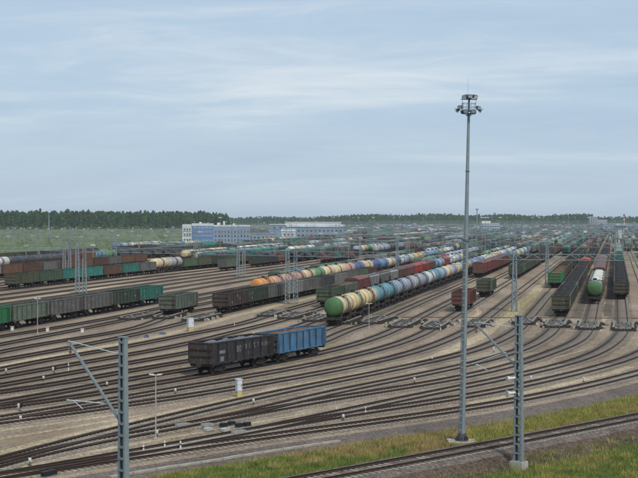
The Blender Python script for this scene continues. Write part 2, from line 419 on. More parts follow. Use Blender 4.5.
TR = {}
def T(name, pts, py, s_yard, **k): TR[name] = Track(name, pts, py, s_yard, **k); return TR[name]
T('front', [(325, 476.4), (381, 467.2), (420, 459.6), (470, 450.6), (528, 439.8), (582, 429.6), (638, 418)], None, 0, z=0.8)
N1c = [(0, 477), (56, 469.3), (130, 454.2), (186, 445.3), (210, 439.5)]
T('N2', [(0, 478.5), (56, 471), (130, 457.2), (186, 450), (210, 446), (266, 438), (325, 430.4), (381, 422.7), (400, 419.5), (456, 411.9), (522, 400), (582, 387.7), (638, 373.8)], 12.2, 260)
T('N1b', N1c + [(266, 430.3), (325, 419.5), (381, 410.6), (400, 407.7), (456, 399.1), (522, 385.8), (582, 372.7), (638, 355.2)], 6.8, 240)
T('N1a', N1c + [(266, 429.3), (325, 416.8), (381, 404.5), (400, 400.6), (456, 389.7), (522, 375), (578, 361), (601, 351), (614, 342.5), (621.5, 332)], 1.3, 219)
M2c = [(0, 465.3), (56, 451.6), (130, 435.6), (186, 427.3), (210, 421.8)]
T('M2b', M2c + [(266, 412.3), (325, 400.5), (381, 393.0), (400, 389.4), (456, 379.3), (522, 363), (556, 351.5), (578, 341.5), (586, 332)], -3.9, 221)
T('M2a', M2c + [(266, 409.2), (325, 395.2), (381, 383.7), (400, 379.7), (456, 368.5), (525, 348.7), (540, 341), (551, 333)], -9.0, 226)
T('M1', [(0, 462.3), (56, 447.2), (130, 428.2), (186, 415.5), (210, 409), (266, 396.7), (325, 384.2), (381, 373.5), (400, 369), (420, 364.2), (456, 356.2), (501, 340), (517, 331)], -14.2, 233)
T('K2', [(0, 423.2), (56, 415.8), (130, 404.7), (186, 397.7), (210, 393), (266, 384.1), (325, 373.2), (381, 361.3), (400, 356.2), (456, 336.6)], -21.3, 226)
T('K1', [(0, 419.7), (56, 410.5), (130, 397.6), (186, 388.8), (210, 383.5), (266, 374.7), (325, 363), (381, 349.4), (400, 343.6)], -27.2, 222)
T('J', [(0, 408.5), (56, 401.5), (130, 388.5), (186, 379.8), (325, 352.8), (381, 336.2)], -32.4, 224)
T('I', [(0, 404), (56, 394.1), (130, 380), (186, 371.3), (325, 341.2), (363, 326)], -37.7, 230)
T('H', [(0, 393.6), (56, 385), (130, 372), (186, 362.7), (325, 330)], -42.9, 230)
T('G', [(0, 386.2), (56, 376.7), (130, 363.5), (186, 353.8)], -48.2, 232)
T('F', [(0, 378.1), (56, 368.4), (130, 355.2), (186, 344.6), (210, 338.8)], -53.5, 234)
T('E', [(0, 370.5), (56, 359.4), (130, 346.8), (186, 335.5), (210, 331.2)], -58.8, 250)
T('D', [(0, 361.2), (56, 351.2), (130, 336.3)], [(247, -67.8), (300, -66.2), (420, -64.1)], 420)
T('C', [(0, 353), (56, 342.6), (130, 330)], [(232, -74.4), (262, -72.9), (300, -71.4), (460, -69.4)], 460)
T('B', [(0, 345.4), (56, 334.6)], [(230, -78.9), (320, -78.5), (520, -74.8)], 520)
T('A', [(0, 337.5), (56, 328.5)], [(300, -84.0), (345, -83.6), (520, -79.6), (600, -79)], 600)
T('T1', [(0, 331), (80, 317), (164, 302)], [(330, -88.6), (560, -84.5)], 560)
for i, (pn, pf) in enumerate(((-97.5, -94), (-104, -100), (-110.5, -106), (-117, -112), (-124, -119), (-131, -125))):
    T('U%d' % i, [], [(120, pn - 9), (180, pn - 4), (230, pn - 1), (280, pn), (400, pn + 1.5), (560, pf)], 560, lam=300)
T('R2', [(15, 289), (160, 273)], [(600, -130.5)], 600)
PFAR = [-137, -142.5, -148, -153.5, -162, -168, -173.5, -179, -190, -195.5, -201, -206.5, -218, -223.5, -229, -240, -246, -252, -262, -270, -276, -288, -294, -306, -312, -318]
for i, p in enumerate(PFAR):
    T('V%d' % i, [], [(120, p - 14), (200, p - 6), (300, p - 2), (420, p), (500, p)], 500, lam=300)
PBACK = [-234 - 7.5 * i for i in range(25)]
for i, p in enumerate(PBACK): T('X%d' % i, [], [(1340, p), (1400, p)], 1400, lam=300)
PRIGHT = [20, 25.3, 30.6, 36]
for i, p in enumerate(PRIGHT):
    T('Q%d' % i, [], [(245, p), (300, p)], 300, lam=300)

# ------------------------------------------------------------------ ground
def sheet(name, poly, z, mat, kind='structure'):
    me = bpy.data.meshes.new(name); me.from_pydata([(x, y, z) for x, y in poly], [], [tuple(range(len(poly)))]); me.materials.append(mat)
    if me.polygons[0].normal.z < 0: me.flip_normals()
    o = put(name, me); o['kind'] = kind; return o
sheet('ground', [(-2650, -220), (2650, -220), (2650, 5200), (-2650, 5200)], -0.05, M['plain'])
def strip(name, line_a, line_b, z, mat, z2=None):
    """a sheet between two lines of the same number of points"""
    n = len(line_a); vs = [(x, y, z) for x, y in line_a] + [(x, y, z if z2 is None else z2) for x, y in line_b]
    me = bpy.data.meshes.new(name); me.from_pydata(vs, [], [(i, i + 1, n + i + 1, n + i) for i in range(n - 1)]); me.materials.append(mat)
    if me.polygons[0].normal.z < 0: me.flip_normals()
    o = put(name, me); o['kind'] = 'structure'; return o
n2 = TR['N2']
yl = [tuple(yard(40, -330).xy), tuple(yard(150, -330).xy), tuple(yard(470, -330).xy), tuple(yard(620, -262).xy), tuple(yard(760, -226).xy), tuple(yard(1290, -226).xy), tuple(yard(1340, -430).xy), tuple(yard(2900, -430).xy), tuple(yard(2900, 90).xy), tuple(yard(300, 60).xy)]
edge = n2.line(2.9, 4.0, 0, n2.L_at_s(285))[::-1]
sheet('yard_gravel', yl + edge, 0.0, M['gravel'])
# dark gravel shoulder beside the outermost track
Ls = n2.L_at_px(300)
sa = n2.line(2.9, 3.0, 0, n2.L_at_s(285)); sb = n2.line(6.6, 3.0, 0, n2.L_at_s(285))
strip('gravel_shoulder', sa, sb, 0.002, M['gravel_dark'], -0.03)
# grass ground near the viewer
sheet('grass_ground', [(-60, -20), (60, -20), (150, 190), (100, 240)] + [tuple(x) for x in n2.line(6.4, 4.0, 0, n2.L_at_s(255))[::-1]], -0.035, M['soil'])
sheet('meadow', [tuple(yard(200, -340).xy), (-1400, 300), (-2200, 2100), (-60, 2150), tuple(yard(1100, -226).xy), tuple(yard(760, -226).xy), tuple(yard(620, -262).xy), tuple(yard(470, -331).xy)], -0.03, M['meadow'])
# sandy service paths
def path_strip(name, pts, w0, w1, z, tail=None, mat=None):
    ps = [at(*q) for q in pts] + ([yard(s, p) for s, p in tail] if tail else [])
    P = np.array([[p.x, p.y] for p in ps]); d = np.concatenate([[0], np.cumsum(np.hypot(*np.diff(P, axis=0).T))])
    t = np.arange(0, d[-1], 3.0); X = np.interp(t, d, P[:, 0]); Y = np.interp(t, d, P[:, 1])
    for _ in range(6):
        X[1:-1] = (X[:-2] + 2 * X[1:-1] + X[2:]) / 4; Y[1:-1] = (Y[:-2] + 2 * Y[1:-1] + Y[2:]) / 4
    tx, ty = np.gradient(X), np.gradient(Y); l = np.hypot(tx, ty); tx /= l; ty /= l
    wob = np.convolve(nrs.uniform(-1, 1, len(t) + 6), np.ones(7) / 7, 'valid')[:len(t)] * 0.7
    w = (w0 + (w1 - w0) * t / t[-1]) / 2
    strip(name, list(zip(X - ty * (w + wob), Y + tx * (w + wob))), list(zip(X + ty * (w - wob), Y - tx * (w - wob))), z, mat or M['sand'])
path_strip('sandy_path', [(-12, 456), (0, 453), (56, 439.5), (110, 427), (160, 416), (210, 404), (266, 390.5), (325, 380.5), (381, 370), (420, 362.5), (456, 349.5), (480, 336), (508, 317)], 1.6, 2.6, 0.004, [(300, -17.8), (420, -17.8)])
path_strip('sandy_path', [(-12, 441), (0, 439), (56, 430), (110, 421.5), (150, 414)], 0.8, 0.6, 0.006)
path_strip('sandy_path', [(-12, 432.5), (0, 430.7), (56, 423.4), (110, 416), (150, 411)], 0.6, 0.5, 0.008)
path_strip('sandy_path', [(-12, 368.5), (0, 366), (56, 355.2), (130, 342), (186, 330.3), (235, 315.5)], 1.6, 2.2, 0.004, [(300, -62.7), (360, -61.8)])
path_strip('sandy_path', [(470, 403), (522, 393.3), (582, 380.2), (638, 365)], 0.9, 1.2, 0.004)
path_strip('sandy_path', [(528, 363.8), (556, 358), (585, 349)], 0.5, 0.5, 0.004)
path_strip('sandy_path', [(90, 452), (165, 438.5), (250, 423.5), (320, 410.3)], 0.7, 0.5, 0.004)
path_strip('sandy_path', [(425, 330), (480, 315)], 0.9, 1.2, 0.004, [(300, -30.0), (380, -29.9)])
path_strip('sandy_path', [(596, 332), (606, 318)], 1.0, 1.2, 0.004, [(300, -1.3), (420, -1.3)])
for s0, s1, p_, w_ in ((245, 430, -6.4, 3.0), (250, 420, -1.2, 1.6), (285, 430, 1.4, 3.2), (232, 480, -41.0, 2.2), (246, 420, -9.0, 4.2), (286, 420, -3.9, 3.6)):  # strips of darker grey ballast along and between the standing trains
    path_strip('oily_ballast', [], w_, w_, 0.010 + .001 * abs(p_ % 3), [(s0, p_), ((s0 + s1) / 2, p_), (s1, p_)], M['oily'])
path_strip('sandy_path', [(0, 303), (60, 294), (130, 283)], 2.4, 2.4, 0.004)

# ------------------------------------------------------------------ tracks
RAILPROF = [(-.075, 0), (.075, 0), (.075, .02), (.012, .045), (.012, .135), (.038, .145), (.038, .18), (-.038, .18), (-.038, .145), (-.012, .135), (-.012, .045), (-.075, .02)]
RAILLOW = [(-.075, 0), (.075, 0), (.038, .18), (-.038, .18)]
slp = MB()
slp.prism([(-1.35, 0.0), (1.35, 0.0), (1.33, .09), (.95, .09), (.55, .055), (-.55, .055), (-.95, .09), (-1.33, .09)], -.135, .135)
SLEEPER_ME = slp.mesh('sleeper', [M['sleeper']])
NEAR = ['front', 'N2', 'N1b', 'N1a', 'M2b', 'M2a', 'M1', 'K2', 'K1']
def s_end(t):
    pf = t.p[500 - SMIN]
    if t.name[0] == 'X': return 3000
    return 3000 if pf > -222 else max(480, 760 - (-226 - pf) * 2.6)
def build_track(t, k):
    root = empty('railway_track'); root['kind'] = 'structure'
    zt = 0.003 * (k % 12) + (t.z + 0.01 if t.name == 'front' else 0.0)
    L1 = t.L[-1]
    near = t.name in NEAR or t.name in 'JIHGFEDCBA' or t.name == 'T1'
    Lhi = min(L1, t.L_at_s(300)) if near else 0
    # sleepers: the ones that can be told apart singly, then the rest joined
    n_single = 0; jm = []
    if near:
        L = 0.3; near_single = 290 if t.name in NEAR else 0
        first = None
        while L < min(L1, t.L_at_s(330)):
            p, a = t.pos(L)
            inframe = abs(p.x / p.y) < 0.232 and p.y < 165 and HCAM / p.y < (500 - YH) / FPX
            if inframe and n_single < near_single:
                o = put('sleeper', SLEEPER_ME, root, (p.x, p.y, zt - 0.03), a + math.pi / 2 + rnd.uniform(-.012, .012)); n_single += 1
            else: jm.append((p.x, p.y, a))
            L += 0.545
        if jm:
            V = []; F = []
            for x, y, a in jm:
                ca, sa = math.cos(a), math.sin(a); b = len(V)
                for zz in (0.0, 0.055):
                    for al, ac in ((-.13, -1.35), (.13, -1.35), (.13, 1.35), (-.13, 1.35)):
                        V.append((x + ca * al - sa * ac, y + sa * al + ca * ac, zt - 0.02 + zz))
                F += [(b + 4, b + 5, b + 6, b + 7), (b, b + 1, b + 5, b + 4), (b + 1, b + 2, b + 6, b + 5), (b + 2, b + 3, b + 7, b + 6), (b + 3, b, b + 4, b + 7)]
            o = put('sleepers', npmesh('sleepers', V, F, M['sleeper_old']), root); o['kind'] = 'stuff'
    if near and t.name != 'front':
        Lb = min(L1, t.L_at_s(330)); la, lb = t.line(-1.75, 2.0, 0, Lb), t.line(1.75, 2.0, 0, Lb)
        jit = nrs.uniform(-.22, .22, (2, len(la)))
        V = [(x, y, .010 + .0013 * (k % 12)) for x, y in la] + [(x, y, .010 + .0013 * (k % 12)) for x, y in lb]
        V = [(v[0] + (jit[0][i % len(la)]), v[1] + jit[1][i % len(la)] * .3, v[2]) for i, v in enumerate(V)]; m_n = len(la)
        put('ballast_bed', npmesh('ballast_bed', V, [(i, m_n + i, m_n + i + 1, i + 1) for i in range(m_n - 1)], M['bed']), root)
    # two rails
    for side in (-1, 1):
        pr = RAILPROF if t.name in NEAR[:5] else RAILLOW
        if near:
            ln = t.line(side * .80, 1.5, 0, min(L1, t.L_at_s(320)))
            if L1 > t.L_at_s(320) + 20: ln += t.line(side * .80, 12.0, t.L_at_s(332), min(L1, t.L_at_s(1000)))
        else: ln = t.line(side * .80, 8.0, t.L_at_s(max(t.s0, 125)), t.L_at_s(min(1000, s_end(t))))
        P = np.array(ln); tx, ty = np.gradient(P[:, 0]), np.gradient(P[:, 1]); l = np.hypot(tx, ty); nx, ny = ty / l, -tx / l
        m = len(pr); V = np.zeros((len(P), m, 3))
        for j, (w, h) in enumerate(pr):
            V[:, j, 0] = P[:, 0] + nx * w; V[:, j, 1] = P[:, 1] + ny * w; V[:, j, 2] = zt + .055 + h
        F = []
        for i in range(len(P) - 1):
            for j in range(m):
                F.append((i * m + j, (i + 1) * m + j, (i + 1) * m + (j + 1) % m, i * m + (j + 1) % m))
        put('rail', npmesh('rail', V.reshape(-1, 3), F, M['rail']), root)
    return root
track_roots = {}
for k, (nm, t) in enumerate(TR.items()):
    if nm[0] != 'X': track_roots[nm] = build_track(t, k)

# embankment of the nearest single track
tf = TR['front']; n_pts = 60
rows = [(-4.6, -.10), (-2.55, .62), (-1.9, .845), (1.9, .845), (2.4, .70), (4.2, -.25)]
lines = [tf.line(o_, 1.0, 0, tf.L[-1]) for o_, z_ in rows]
V = []; F = []; m = len(lines[0])
for (o_, z_), ln in zip(rows, lines):
    for x, y in ln: V.append((x, y, z_ + rnd.uniform(-.03, .03)))
for r in range(len(rows) - 1):
    for i in range(m - 1): F.append((r * m + i, r * m + i + 1, (r + 1) * m + i + 1, (r + 1) * m + i))
me = bpy.data.meshes.new('embankment'); me.from_pydata(V, [], F)
for mm in (M['gravel_dark'], M['ballast_brown']): me.materials.append(mm)
me.polygons.foreach_set('material_index', [1 if i // (m - 1) >= 4 or i // (m - 1) == 0 else 0 for i in range(len(F))])
bm = bmesh.new(); bm.from_mesh(me); bmesh.ops.recalc_face_normals(bm, faces=bm.faces); bm.to_mesh(me); bm.free()
emb = put('embankment', me); emb['kind'] = 'structure'
# cable trough of concrete lids beside the outermost track
tro = empty('cable_trough'); tag(tro, 'pale concrete cable trough running along the edge of the green grass', 'cable trough')
lid = MB(); lid.box((0, 0, .05), (1.9, .34, .14)); lid_me = lid.mesh('trough_lid', [simple('old_concrete', S(158, 152, 140), .9, 0, 1.5, .6)])
tp = [at(*q) for q in ((110, 477.5), (130, 474), (170, 467.6), (210, 461.6), (240, 456.6), (266, 452.4), (320, 444.3), (350, 440))]
P = np.array([[p.x, p.y] for p in tp]); dd = np.concatenate([[0], np.cumsum(np.hypot(*np.diff(P, axis=0).T))])
for q in np.arange(0, dd[-1] - 2, 1.95):
    x0, y0, x1, y1 = np.interp(q, dd, P[:, 0]), np.interp(q, dd, P[:, 1]), np.interp(q + 1.9, dd, P[:, 0]), np.interp(q + 1.9, dd, P[:, 1])
    put('trough_lid', lid_me, tro, ((x0 + x1) / 2, (y0 + y1) / 2, rnd.uniform(-.015, .01)), math.atan2(y1 - y0, x1 - x0))
#@@TROUGH_END

# ------------------------------------------------------------------ wagons
RT = 0.235                                    # rail top above the ground
def b_wheel(n=14):
    b = MB(); b.lathe('y', [], 3) if False else None
    b.cyl((0, -.065, 0), (0, .065, 0), .475, n=n); b.cyl((0, -.09, 0), (0, .09, 0), .16, n=8); return b
def b_sideframe():
    b = MB()
    b.prism([(-1.2, .62), (-1.2, .46), (-.7, .44), (-.4, .28), (.4, .28), (.7, .44), (1.2, .46), (1.2, .62), (.6, .76), (-.6, .76)], -.09, .09)
    for x in (-.925, .925): b.box((x, 0, .5), (.3, .3, .28), 0)
    return b
def b_axles():
    b = MB()
    for x in (-.925, .925): b.cyl((x, -1.1, .475), (x, 1.1, .475), .085, n=8)
    b.box((0, 0, .62), (.5, 2.2, .34)); return b
WHEEL = b_wheel().mesh('wheel', [M['wheel']]); SIDEF = b_sideframe().mesh('side_frame', [M['under']]); AXLES = b_axles().mesh('bogie', [M['under']])
bog = MB(); bog.merge(b_axles())
for y in (-1.02, 1.02): bog.merge(b_sideframe(), Matrix.Translation((0, y, 0)))
for x in (-.925, .925):
    for y in (-.79, .79): bog.merge(b_wheel(10), Matrix.Translation((x, y, .475)))
BOGIE = bog.mesh('bogie', [M['under']])
lowbog = MB(); lowbog.box((0, 0, .5), (2.6, 2.2, .55))
for x in (-.925, .925): lowbog.cyl((x, -.95, .475), (x, .95, .475), .475, n=8, smooth=False)
cpl = MB(); cpl.box((.3, 0, 0), (.7, .22, .24)); cpl.box((.62, .04, 0), (.34, .36, .34)); cpl.bar((.15, -.55, -.05), (.15, .55, -.05), .04)
COUPLER = cpl.mesh('coupler', [M['under']])

def b_gondola(posts=True, ends=True):
    b = MB(); hl, hw, z0, z1 = 6.36, 1.46, 1.22, 3.36
    for y in (-hw, hw): b.box((0, y, (z0 + z1) / 2), (2 * hl, .05, z1 - z0))
    for x in (-hl + .025, hl - .025): b.box((x, 0, (z0 + z1) / 2), (.05, 2 * hw - .06, z1 - z0))
    b.box((0, 0, 1.27), (2 * hl - .12, 2 * hw - .06, .08), 1)
    for y in (-hw, hw):
        b.box((0, y, z1 + .04), (2 * hl + .1, .16, .13)); b.box((0, y * 1.01, z0 + .02), (2 * hl + .08, .15, .2))
    for x in (-hl, hl): b.box((x, 0, z1 + .038), (.15, 2 * hw - .17, .128)); b.box((x, 0, z0 + .018), (.13, 2 * hw - .16, .19))
    return b
def b_post(corner=False):
    b = MB(); w = .2 if corner else .13
    b.prism([(-w / 2, 0), (w / 2, 0), (w * .38, .15), (-w * .38, .15)], 1.3, 3.33, plane='xy')
    return b
def b_endrib():
    b = MB(); b.box((0, 0, 0), (.11, 2.74, .12)); return b
def b_underframe(L=6.2):
    b = MB(); b.box((0, 0, 1.02), (2 * L, .5, .3))
    for x in (-4.33, 4.33): b.box((x, 0, 1.03), (.5, 2.6, .24))
    for x in (-L + .05, L - .05): b.box((x, 0, 1.0), (.16, 2.9, .3))
    for x in (-2.2, 0, 2.2): b.box((x, 0, 1.08), (.14, 2.8, .2))
    b.cyl((-1.2, .55, .8), (-.1, .55, .8), .16, n=8); b.box((.9, -.5, .82), (.5, .35, .3))
    b.bar((-3.0, -.3, .75), (3.2, -.3, .75), .05); b.bar((.2, .55, .8), (1.0, .2, .8), .06)
    return b
def b_hatch():   # bottom doors and brake rigging under the side sill
    b = MB()
    for x in np.linspace(-5.3, 5.3, 8): b.box((x, 0, 0), (.5, .06, .16))
    return b
def b_ladder(z0, z1):
    b = MB()
    for x in (-.2, .2): b.bar((x, 0, z0), (x, 0, z1), .035)
    z = z0 + .15
    while z < z1: b.bar((-.2, 0, z), (.2, 0, z), .03); z += .33
    return b
POST = b_post().mesh('side_post', [M['paint']]); CPOST = b_post(True).mesh('corner_post', [M['paint']]); ENDRIB = b_endrib().mesh('end_rib', [M['paint']])
UNDER = b_underframe().mesh('underframe', [M['under']]); HATCH = b_hatch().mesh('hatch_lugs', [M['under']])
GBODY = b_gondola().mesh('gondola_body', [M['paint'], M['inside']]); LADDER = b_ladder(1.15, 3.3).mesh('ladder', [M['under']])
def b_load(seed, h, hl=6.2, hw=1.38, low=False):
    r = random.Random(seed); b = MB(); nx, ny = (9, 4) if low else (30, 8); pts = []
    for i in range(nx + 1):
        for j in range(ny + 1):
            u, v = i / nx * 2 - 1, j / ny * 2 - 1
            e_ = min(1, (1 - abs(u)) * 6) * min(1, (1 - abs(v)) * 2.2)
            hump = .75 + .25 * math.cos(u * math.pi * 4 + seed)
            pts.append((u * hl, v * hw, 3.0 + (h * hump + r.uniform(-.07, .07)) * e_ + r.uniform(-.04, .04)))
    b.add(pts, [(i * (ny + 1) + j, (i + 1) * (ny + 1) + j, (i + 1) * (ny + 1) + j + 1, i * (ny + 1) + j + 1) for i in range(nx) for j in range(ny)], 0, False)
    return b
LOADS = {k: [b_load(s_, h_).mesh('load', [M[k]]) for s_ in (1, 2, 3)] for k, h_ in (('coal', .62), ('scrap', .42), ('chalk', .8), ('greyload', .45))}
STENCIL = []
for w_, h_ in ((.95, .28), (.6, .42)):
    b = MB(); b.box((0, 0, 0), (w_, .012, h_)); STENCIL.append(b.mesh('stencil_patch', [M['letter']]))
POSTX = [-5.3, -3.53, -1.77, 0, 1.77, 3.53, 5.3]

def tank_prof(R0=1.5, hl=5.4, dome=.62, n=6):
    pr = []
    for i in range(n + 1):
        a = math.pi / 2 * i / n; pr.append((-hl + dome * (1 - math.cos(a)), max(.02, R0 * math.sin(a))))
    return pr + [(-x, r) for x, r in pr[::-1]]
tb = MB(); tb.lathe('x', tank_prof(), 28, 0, (0, 0, 2.82))
TANK = tb.mesh('tank_shell', [TK['cream']])
dm = MB(); dm.cyl((0, 0, 4.25), (0, 0, 4.62), .36, n=14); dm.cyl((0, 0, 4.62), (0, 0, 4.68), .42, n=14); dm.cyl((.9, 0, 4.25), (.9, 0, 4.5), .12, n=8)
DOME = dm.mesh('hatch_dome', [M['under']])
pf = MB()
for y in (-.75, .75): pf.box((0, y, 4.33), (2.0, .45, .04))
for x in (-1, 1):
    for y in (-.97, .97): pf.bar((x, y, 4.3), (x, y, 5.0), .035)
for y in (-.97, .97): pf.bar((-1, y, 5.0), (1, y, 5.0), .035); pf.bar((-1, y, 4.68), (1, y, 4.68), .03)
PLATF = pf.mesh('platform', [M['under']])
tl = MB()
for y in (-1, 1):
    for x in (-.2, .2):
        tl.bar((x, y * 1.6, 1.0), (x, y * 1.62, 2.9), .035); tl.bar((x, y * 1.62, 2.9), (x, y * .95, 4.33), .035)
    for z in np.arange(1.2, 2.9, .35): tl.bar((-.2, y * 1.6, z), (.2, y * 1.6, z), .03)
    for q in np.linspace(.1, .95, 4): tl.bar((-.2, y * (1.62 - .67 * q), 2.9 + 1.43 * q), (.2, y * (1.62 - .67 * q), 2.9 + 1.43 * q), .03)
TLADDER = tl.mesh('ladder', [M['under']])
bd = MB(); bd.lathe('x', [(-.05, 1.505), (-.05, 1.53), (.05, 1.53), (.05, 1.505)], 28, 0, (0, 0, 2.82))
bd.f = [f for f in bd.f if len(f) == 4]; bd.mi = bd.mi[:len(bd.f)]; bd.sm = bd.sm[:len(bd.f)]
BAND = bd.mesh('band', [M['under']])
tu = MB(); tu.box((0, 0, 1.05), (11.0, .5, .3))
for x in (-4.0, 4.0): tu.box((x, 0, 1.05), (.5, 2.5, .24)); tu.prism([(-1.2, 1.15), (1.2, 1.15), (1.25, 1.95), (.9, 1.7), (.4, 1.5), (-.4, 1.5), (-.9, 1.7), (-1.25, 1.95)], x - .3, x + .3, plane='yz')
for x in (-5.5, 5.5): tu.box((x, 0, 1.02), (.16, 2.9, .32)); tu.box((x * .96, 0, 1.22), (.7, 2.8, .06))
for y in (-1.38, 1.38): tu.box((0, y, 1.12), (10.9, .1, .12))
tu.cyl((-1.2, .6, .78), (.2, .6, .78), .16, n=8); tu.box((1.4, -.5, .8), (.5, .35, .3))
TUNDER = tu.mesh('underframe', [M['under']])

def b_boxbody(hl=6.9, z1=3.8, rise=.55):
    b = MB(); hw = 1.42
    b.box((0, 0, (1.2 + z1) / 2), (2 * hl, 2 * hw, z1 - 1.2))
    for y in (-hw, hw): b.box((0, y, 1.25), (2 * hl + .06, .14, .22)); b.box((0, y, z1 - .02), (2 * hl + .06, .12, .12))
    return b
def b_roof(hl=6.95, z1=3.8, rise=.5):
    b = MB(); pr = [(-1.5, z1 + .03)] + [(1.5 * math.sin(a), z1 + .03 + rise * math.cos(a)) for a in np.linspace(-math.pi / 2 * .97, math.pi / 2 * .97, 9)] + [(1.5, z1 + .03)]
    b.prism(pr, -hl, hl, plane='yz'); return b
BBODY = b_boxbody().mesh('box_body', [M['paint']]); BROOF = b_roof().mesh('roof', [M['roofpaint']])
bdor = MB(); bdor.box((0, 0, 2.5), (2.0, .09, 2.3)); bdor.bar((-1, -.06, 2.5), (1, -.06, 2.5), .06); bdor.bar((0, -.06, 1.5), (0, -.06, 3.6), .06)
BDOOR = bdor.mesh('door', [M['paint']])
bpo = MB(); bpo.box((0, 0, 2.5), (.11, .1, 2.44)); BPOST = bpo.mesh('side_post', [M['paint']])
def b_hopper():
    b = MB(); b.prism([(-6.5, 3.75), (-6.5, 3.2), (-4.7, 1.25), (4.7, 1.25), (6.5, 3.2), (6.5, 3.75)], -1.45, 1.45)
    for x in (-2.6, 0, 2.6): b.prism([(x - 1.0, 1.24), (x + 1.0, 1.24), (x + .35, .62), (x - .35, .62)], -.9, .9)
    return b
HBODY = b_hopper().mesh('hopper_body', [M['paint']])
HROOF = b_roof(6.55, 3.72, .5).mesh('roof', [M['roofpaint']])
hh = MB()
for x in (-4.2, -1.4, 1.4, 4.2): hh.cyl((x, 0, 4.2), (x, 0, 4.36), .42, n=10)
hh.box((0, .95, 4.18), (12.6, .35, .04)); hh.box((0, -.95, 4.18), (12.6, .35, .04))
HHATCH = hh.mesh('roof_hatches', [M['under']])
hp = MB(); hp.box((0, 0, 2.5), (.1, .1, 2.46)); HPOST = hp.mesh('side_post', [M['paint']])

def bogies(root, x, full):
    for sx in (-1, 1):
        if full:
            bo = put('bogie', AXLES, root, (sx * x, 0, 0))
            for y in (-1.02, 1.02): put('side_frame', SIDEF, bo, (0, y, 0))
            for xx in (-.925, .925):
                for y in (-.79, .79): put('wheel', WHEEL, bo, (xx, y, .475))
        else: put('bogie', BOGIE, root, (sx * x, 0, 0))
def couplers(root, x):
    put('coupler', COUPLER, root, (x, 0, 1.02)); put('coupler', COUPLER, root, (-x, 0, 1.02), math.pi)
# one-piece meshes for the wagons that are a few pixels high
def mid_gondola():
    b = b_gondola()
    for x in POSTX:
        for s_ in (-1, 1): b.merge(b_post(), Matrix.Translation((x, s_ * 1.485, 0)) @ Matrix.Rotation(0 if s_ > 0 else math.pi, 4, 'Z'), [0])
    for s_ in (-1, 1):
        for z in (1.95, 2.65): b.merge(b_endrib(), Matrix.Translation((s_ * 6.4, 0, z)), [0])
    return b
MGBODY = mid_gondola().mesh('gondola_body', [M['paint'], M['inside']])
lowg = MB(); lowg.merge(b_gondola(), None, [0, 1])
for x in POSTX:
    for s_ in (-1, 1): lowg.box((x, s_ * 1.53, 2.3), (.13, .1, 2.1), 0)
for x in (-4.33, 4.33): lowg.merge(lowbog, Matrix.Translation((x, 0, 0)), [2])
lowg.box((0, 0, 1.02), (13.2, .5, .3), 2)
def low_load(b, kind_i):
    c = MB(); c.merge(b); c.merge(b_load(2, .62 if kind_i == 3 else .15, low=True), None, [3]); return c
LOWG = {None: lowg.mesh('gondola_wagon', [M['paint'], M['inside'], M['under']])}
for k in ('coal', 'scrap', 'chalk'):
    c = MB(); c.merge(lowg); c.merge(b_load(2, {'coal': .62, 'scrap': .15, 'chalk': .8}[k], low=True), None, [3])
    LOWG[k] = c.mesh('gondola_wagon', [M['paint'], M['inside'], M['under'], M[k]])
lowt = MB(); lowt.lathe('x', tank_prof(n=3), 14, 0, (0, 0, 2.82)); lowt.box((0, 0, 1.1), (11, 2.6, .3), 1); lowt.cyl((0, 0, 4.2), (0, 0, 4.65), .4, n=8, mi=1)
for x in (-4.0, 4.0): lowt.merge(lowbog, Matrix.Translation((x, 0, 0)), [1]); lowt.box((x, 0, 1.6), (.5, 2.4, .8), 1)
LOWT = lowt.mesh('tank_wagon', [TK['cream'], M['under']])
lowb = MB(); lowb.merge(b_boxbody()); lowb.merge(b_roof(), None, [1])
for x in (-5, 5): lowb.merge(lowbog, Matrix.Translation((x, 0, 0)), [2])
lowb.box((0, 0, 1.02), (14, .5, .3), 2)
for x in (-5.2, -3.5, -1.2, 1.2, 3.5, 5.2):
    for s_ in (-1, 1): lowb.box((x, s_ * 1.45, 2.5), (.11, .12, 2.44), 0)
LOWB = lowb.mesh('boxcar', [M['paint'], M['roofpaint'], M['under']])
lowh = MB(); lowh.merge(b_hopper()); lowh.merge(b_roof(6.55, 3.72, .5), None, [1])
for x in (-4.5, 4.5): lowh.merge(lowbog, Matrix.Translation((x, 0, 0)), [2])
lowh.box((0, 0, 1.02), (13, .5, .3), 2)
for x in (-3.6, -1.2, 1.2, 3.6):
    for s_ in (-1, 1): lowh.box((x, s_ * 1.48, 2.5), (.11, .12, 2.44), 0)
LOWH = lowh.mesh('hopper_wagon', [M['paint'], M['roofpaint'], M['under']])

COLS = {
 'dark green': S(62, 82, 66), 'green': S(84, 116, 88), 'teal': S(48, 142, 126), 'bright green': S(40, 150, 92), 'olive': S(92, 98, 72), 'grey green': S(112, 128, 112),
 'dark brown': S(74, 62, 54), 'brown': S(104, 72, 60), 'red brown': S(128, 66, 56), 'grey': S(122, 122, 118), 'pale grey': S(156, 158, 152), 'black': S(50, 50, 54), 'blue': S(72, 128, 168),
 'red': S(176, 58, 50), 'bright red': S(222, 72, 56), 'dark grey': S(78, 80, 82), 'rust': S(120, 84, 62), 'light blue': S(116, 156, 190), 'pale green': S(126, 160, 138), 'white': S(206, 206, 200)}
LEN = {'gondola': 13.92, 'tank': 12.02, 'boxcar': 14.73, 'hopper': 14.2}
NAME = {'gondola': 'gondola_wagon', 'tank': 'tank_wagon', 'boxcar': 'boxcar', 'hopper': 'hopper_wagon'}
CAT = {'gondola': 'open wagon', 'tank': 'tank wagon', 'boxcar': 'boxcar', 'hopper': 'hopper wagon'}
def set_mat(o, m, slot=0):
    o.material_slots[slot].link = 'OBJECT'; o.material_slots[slot].material = m
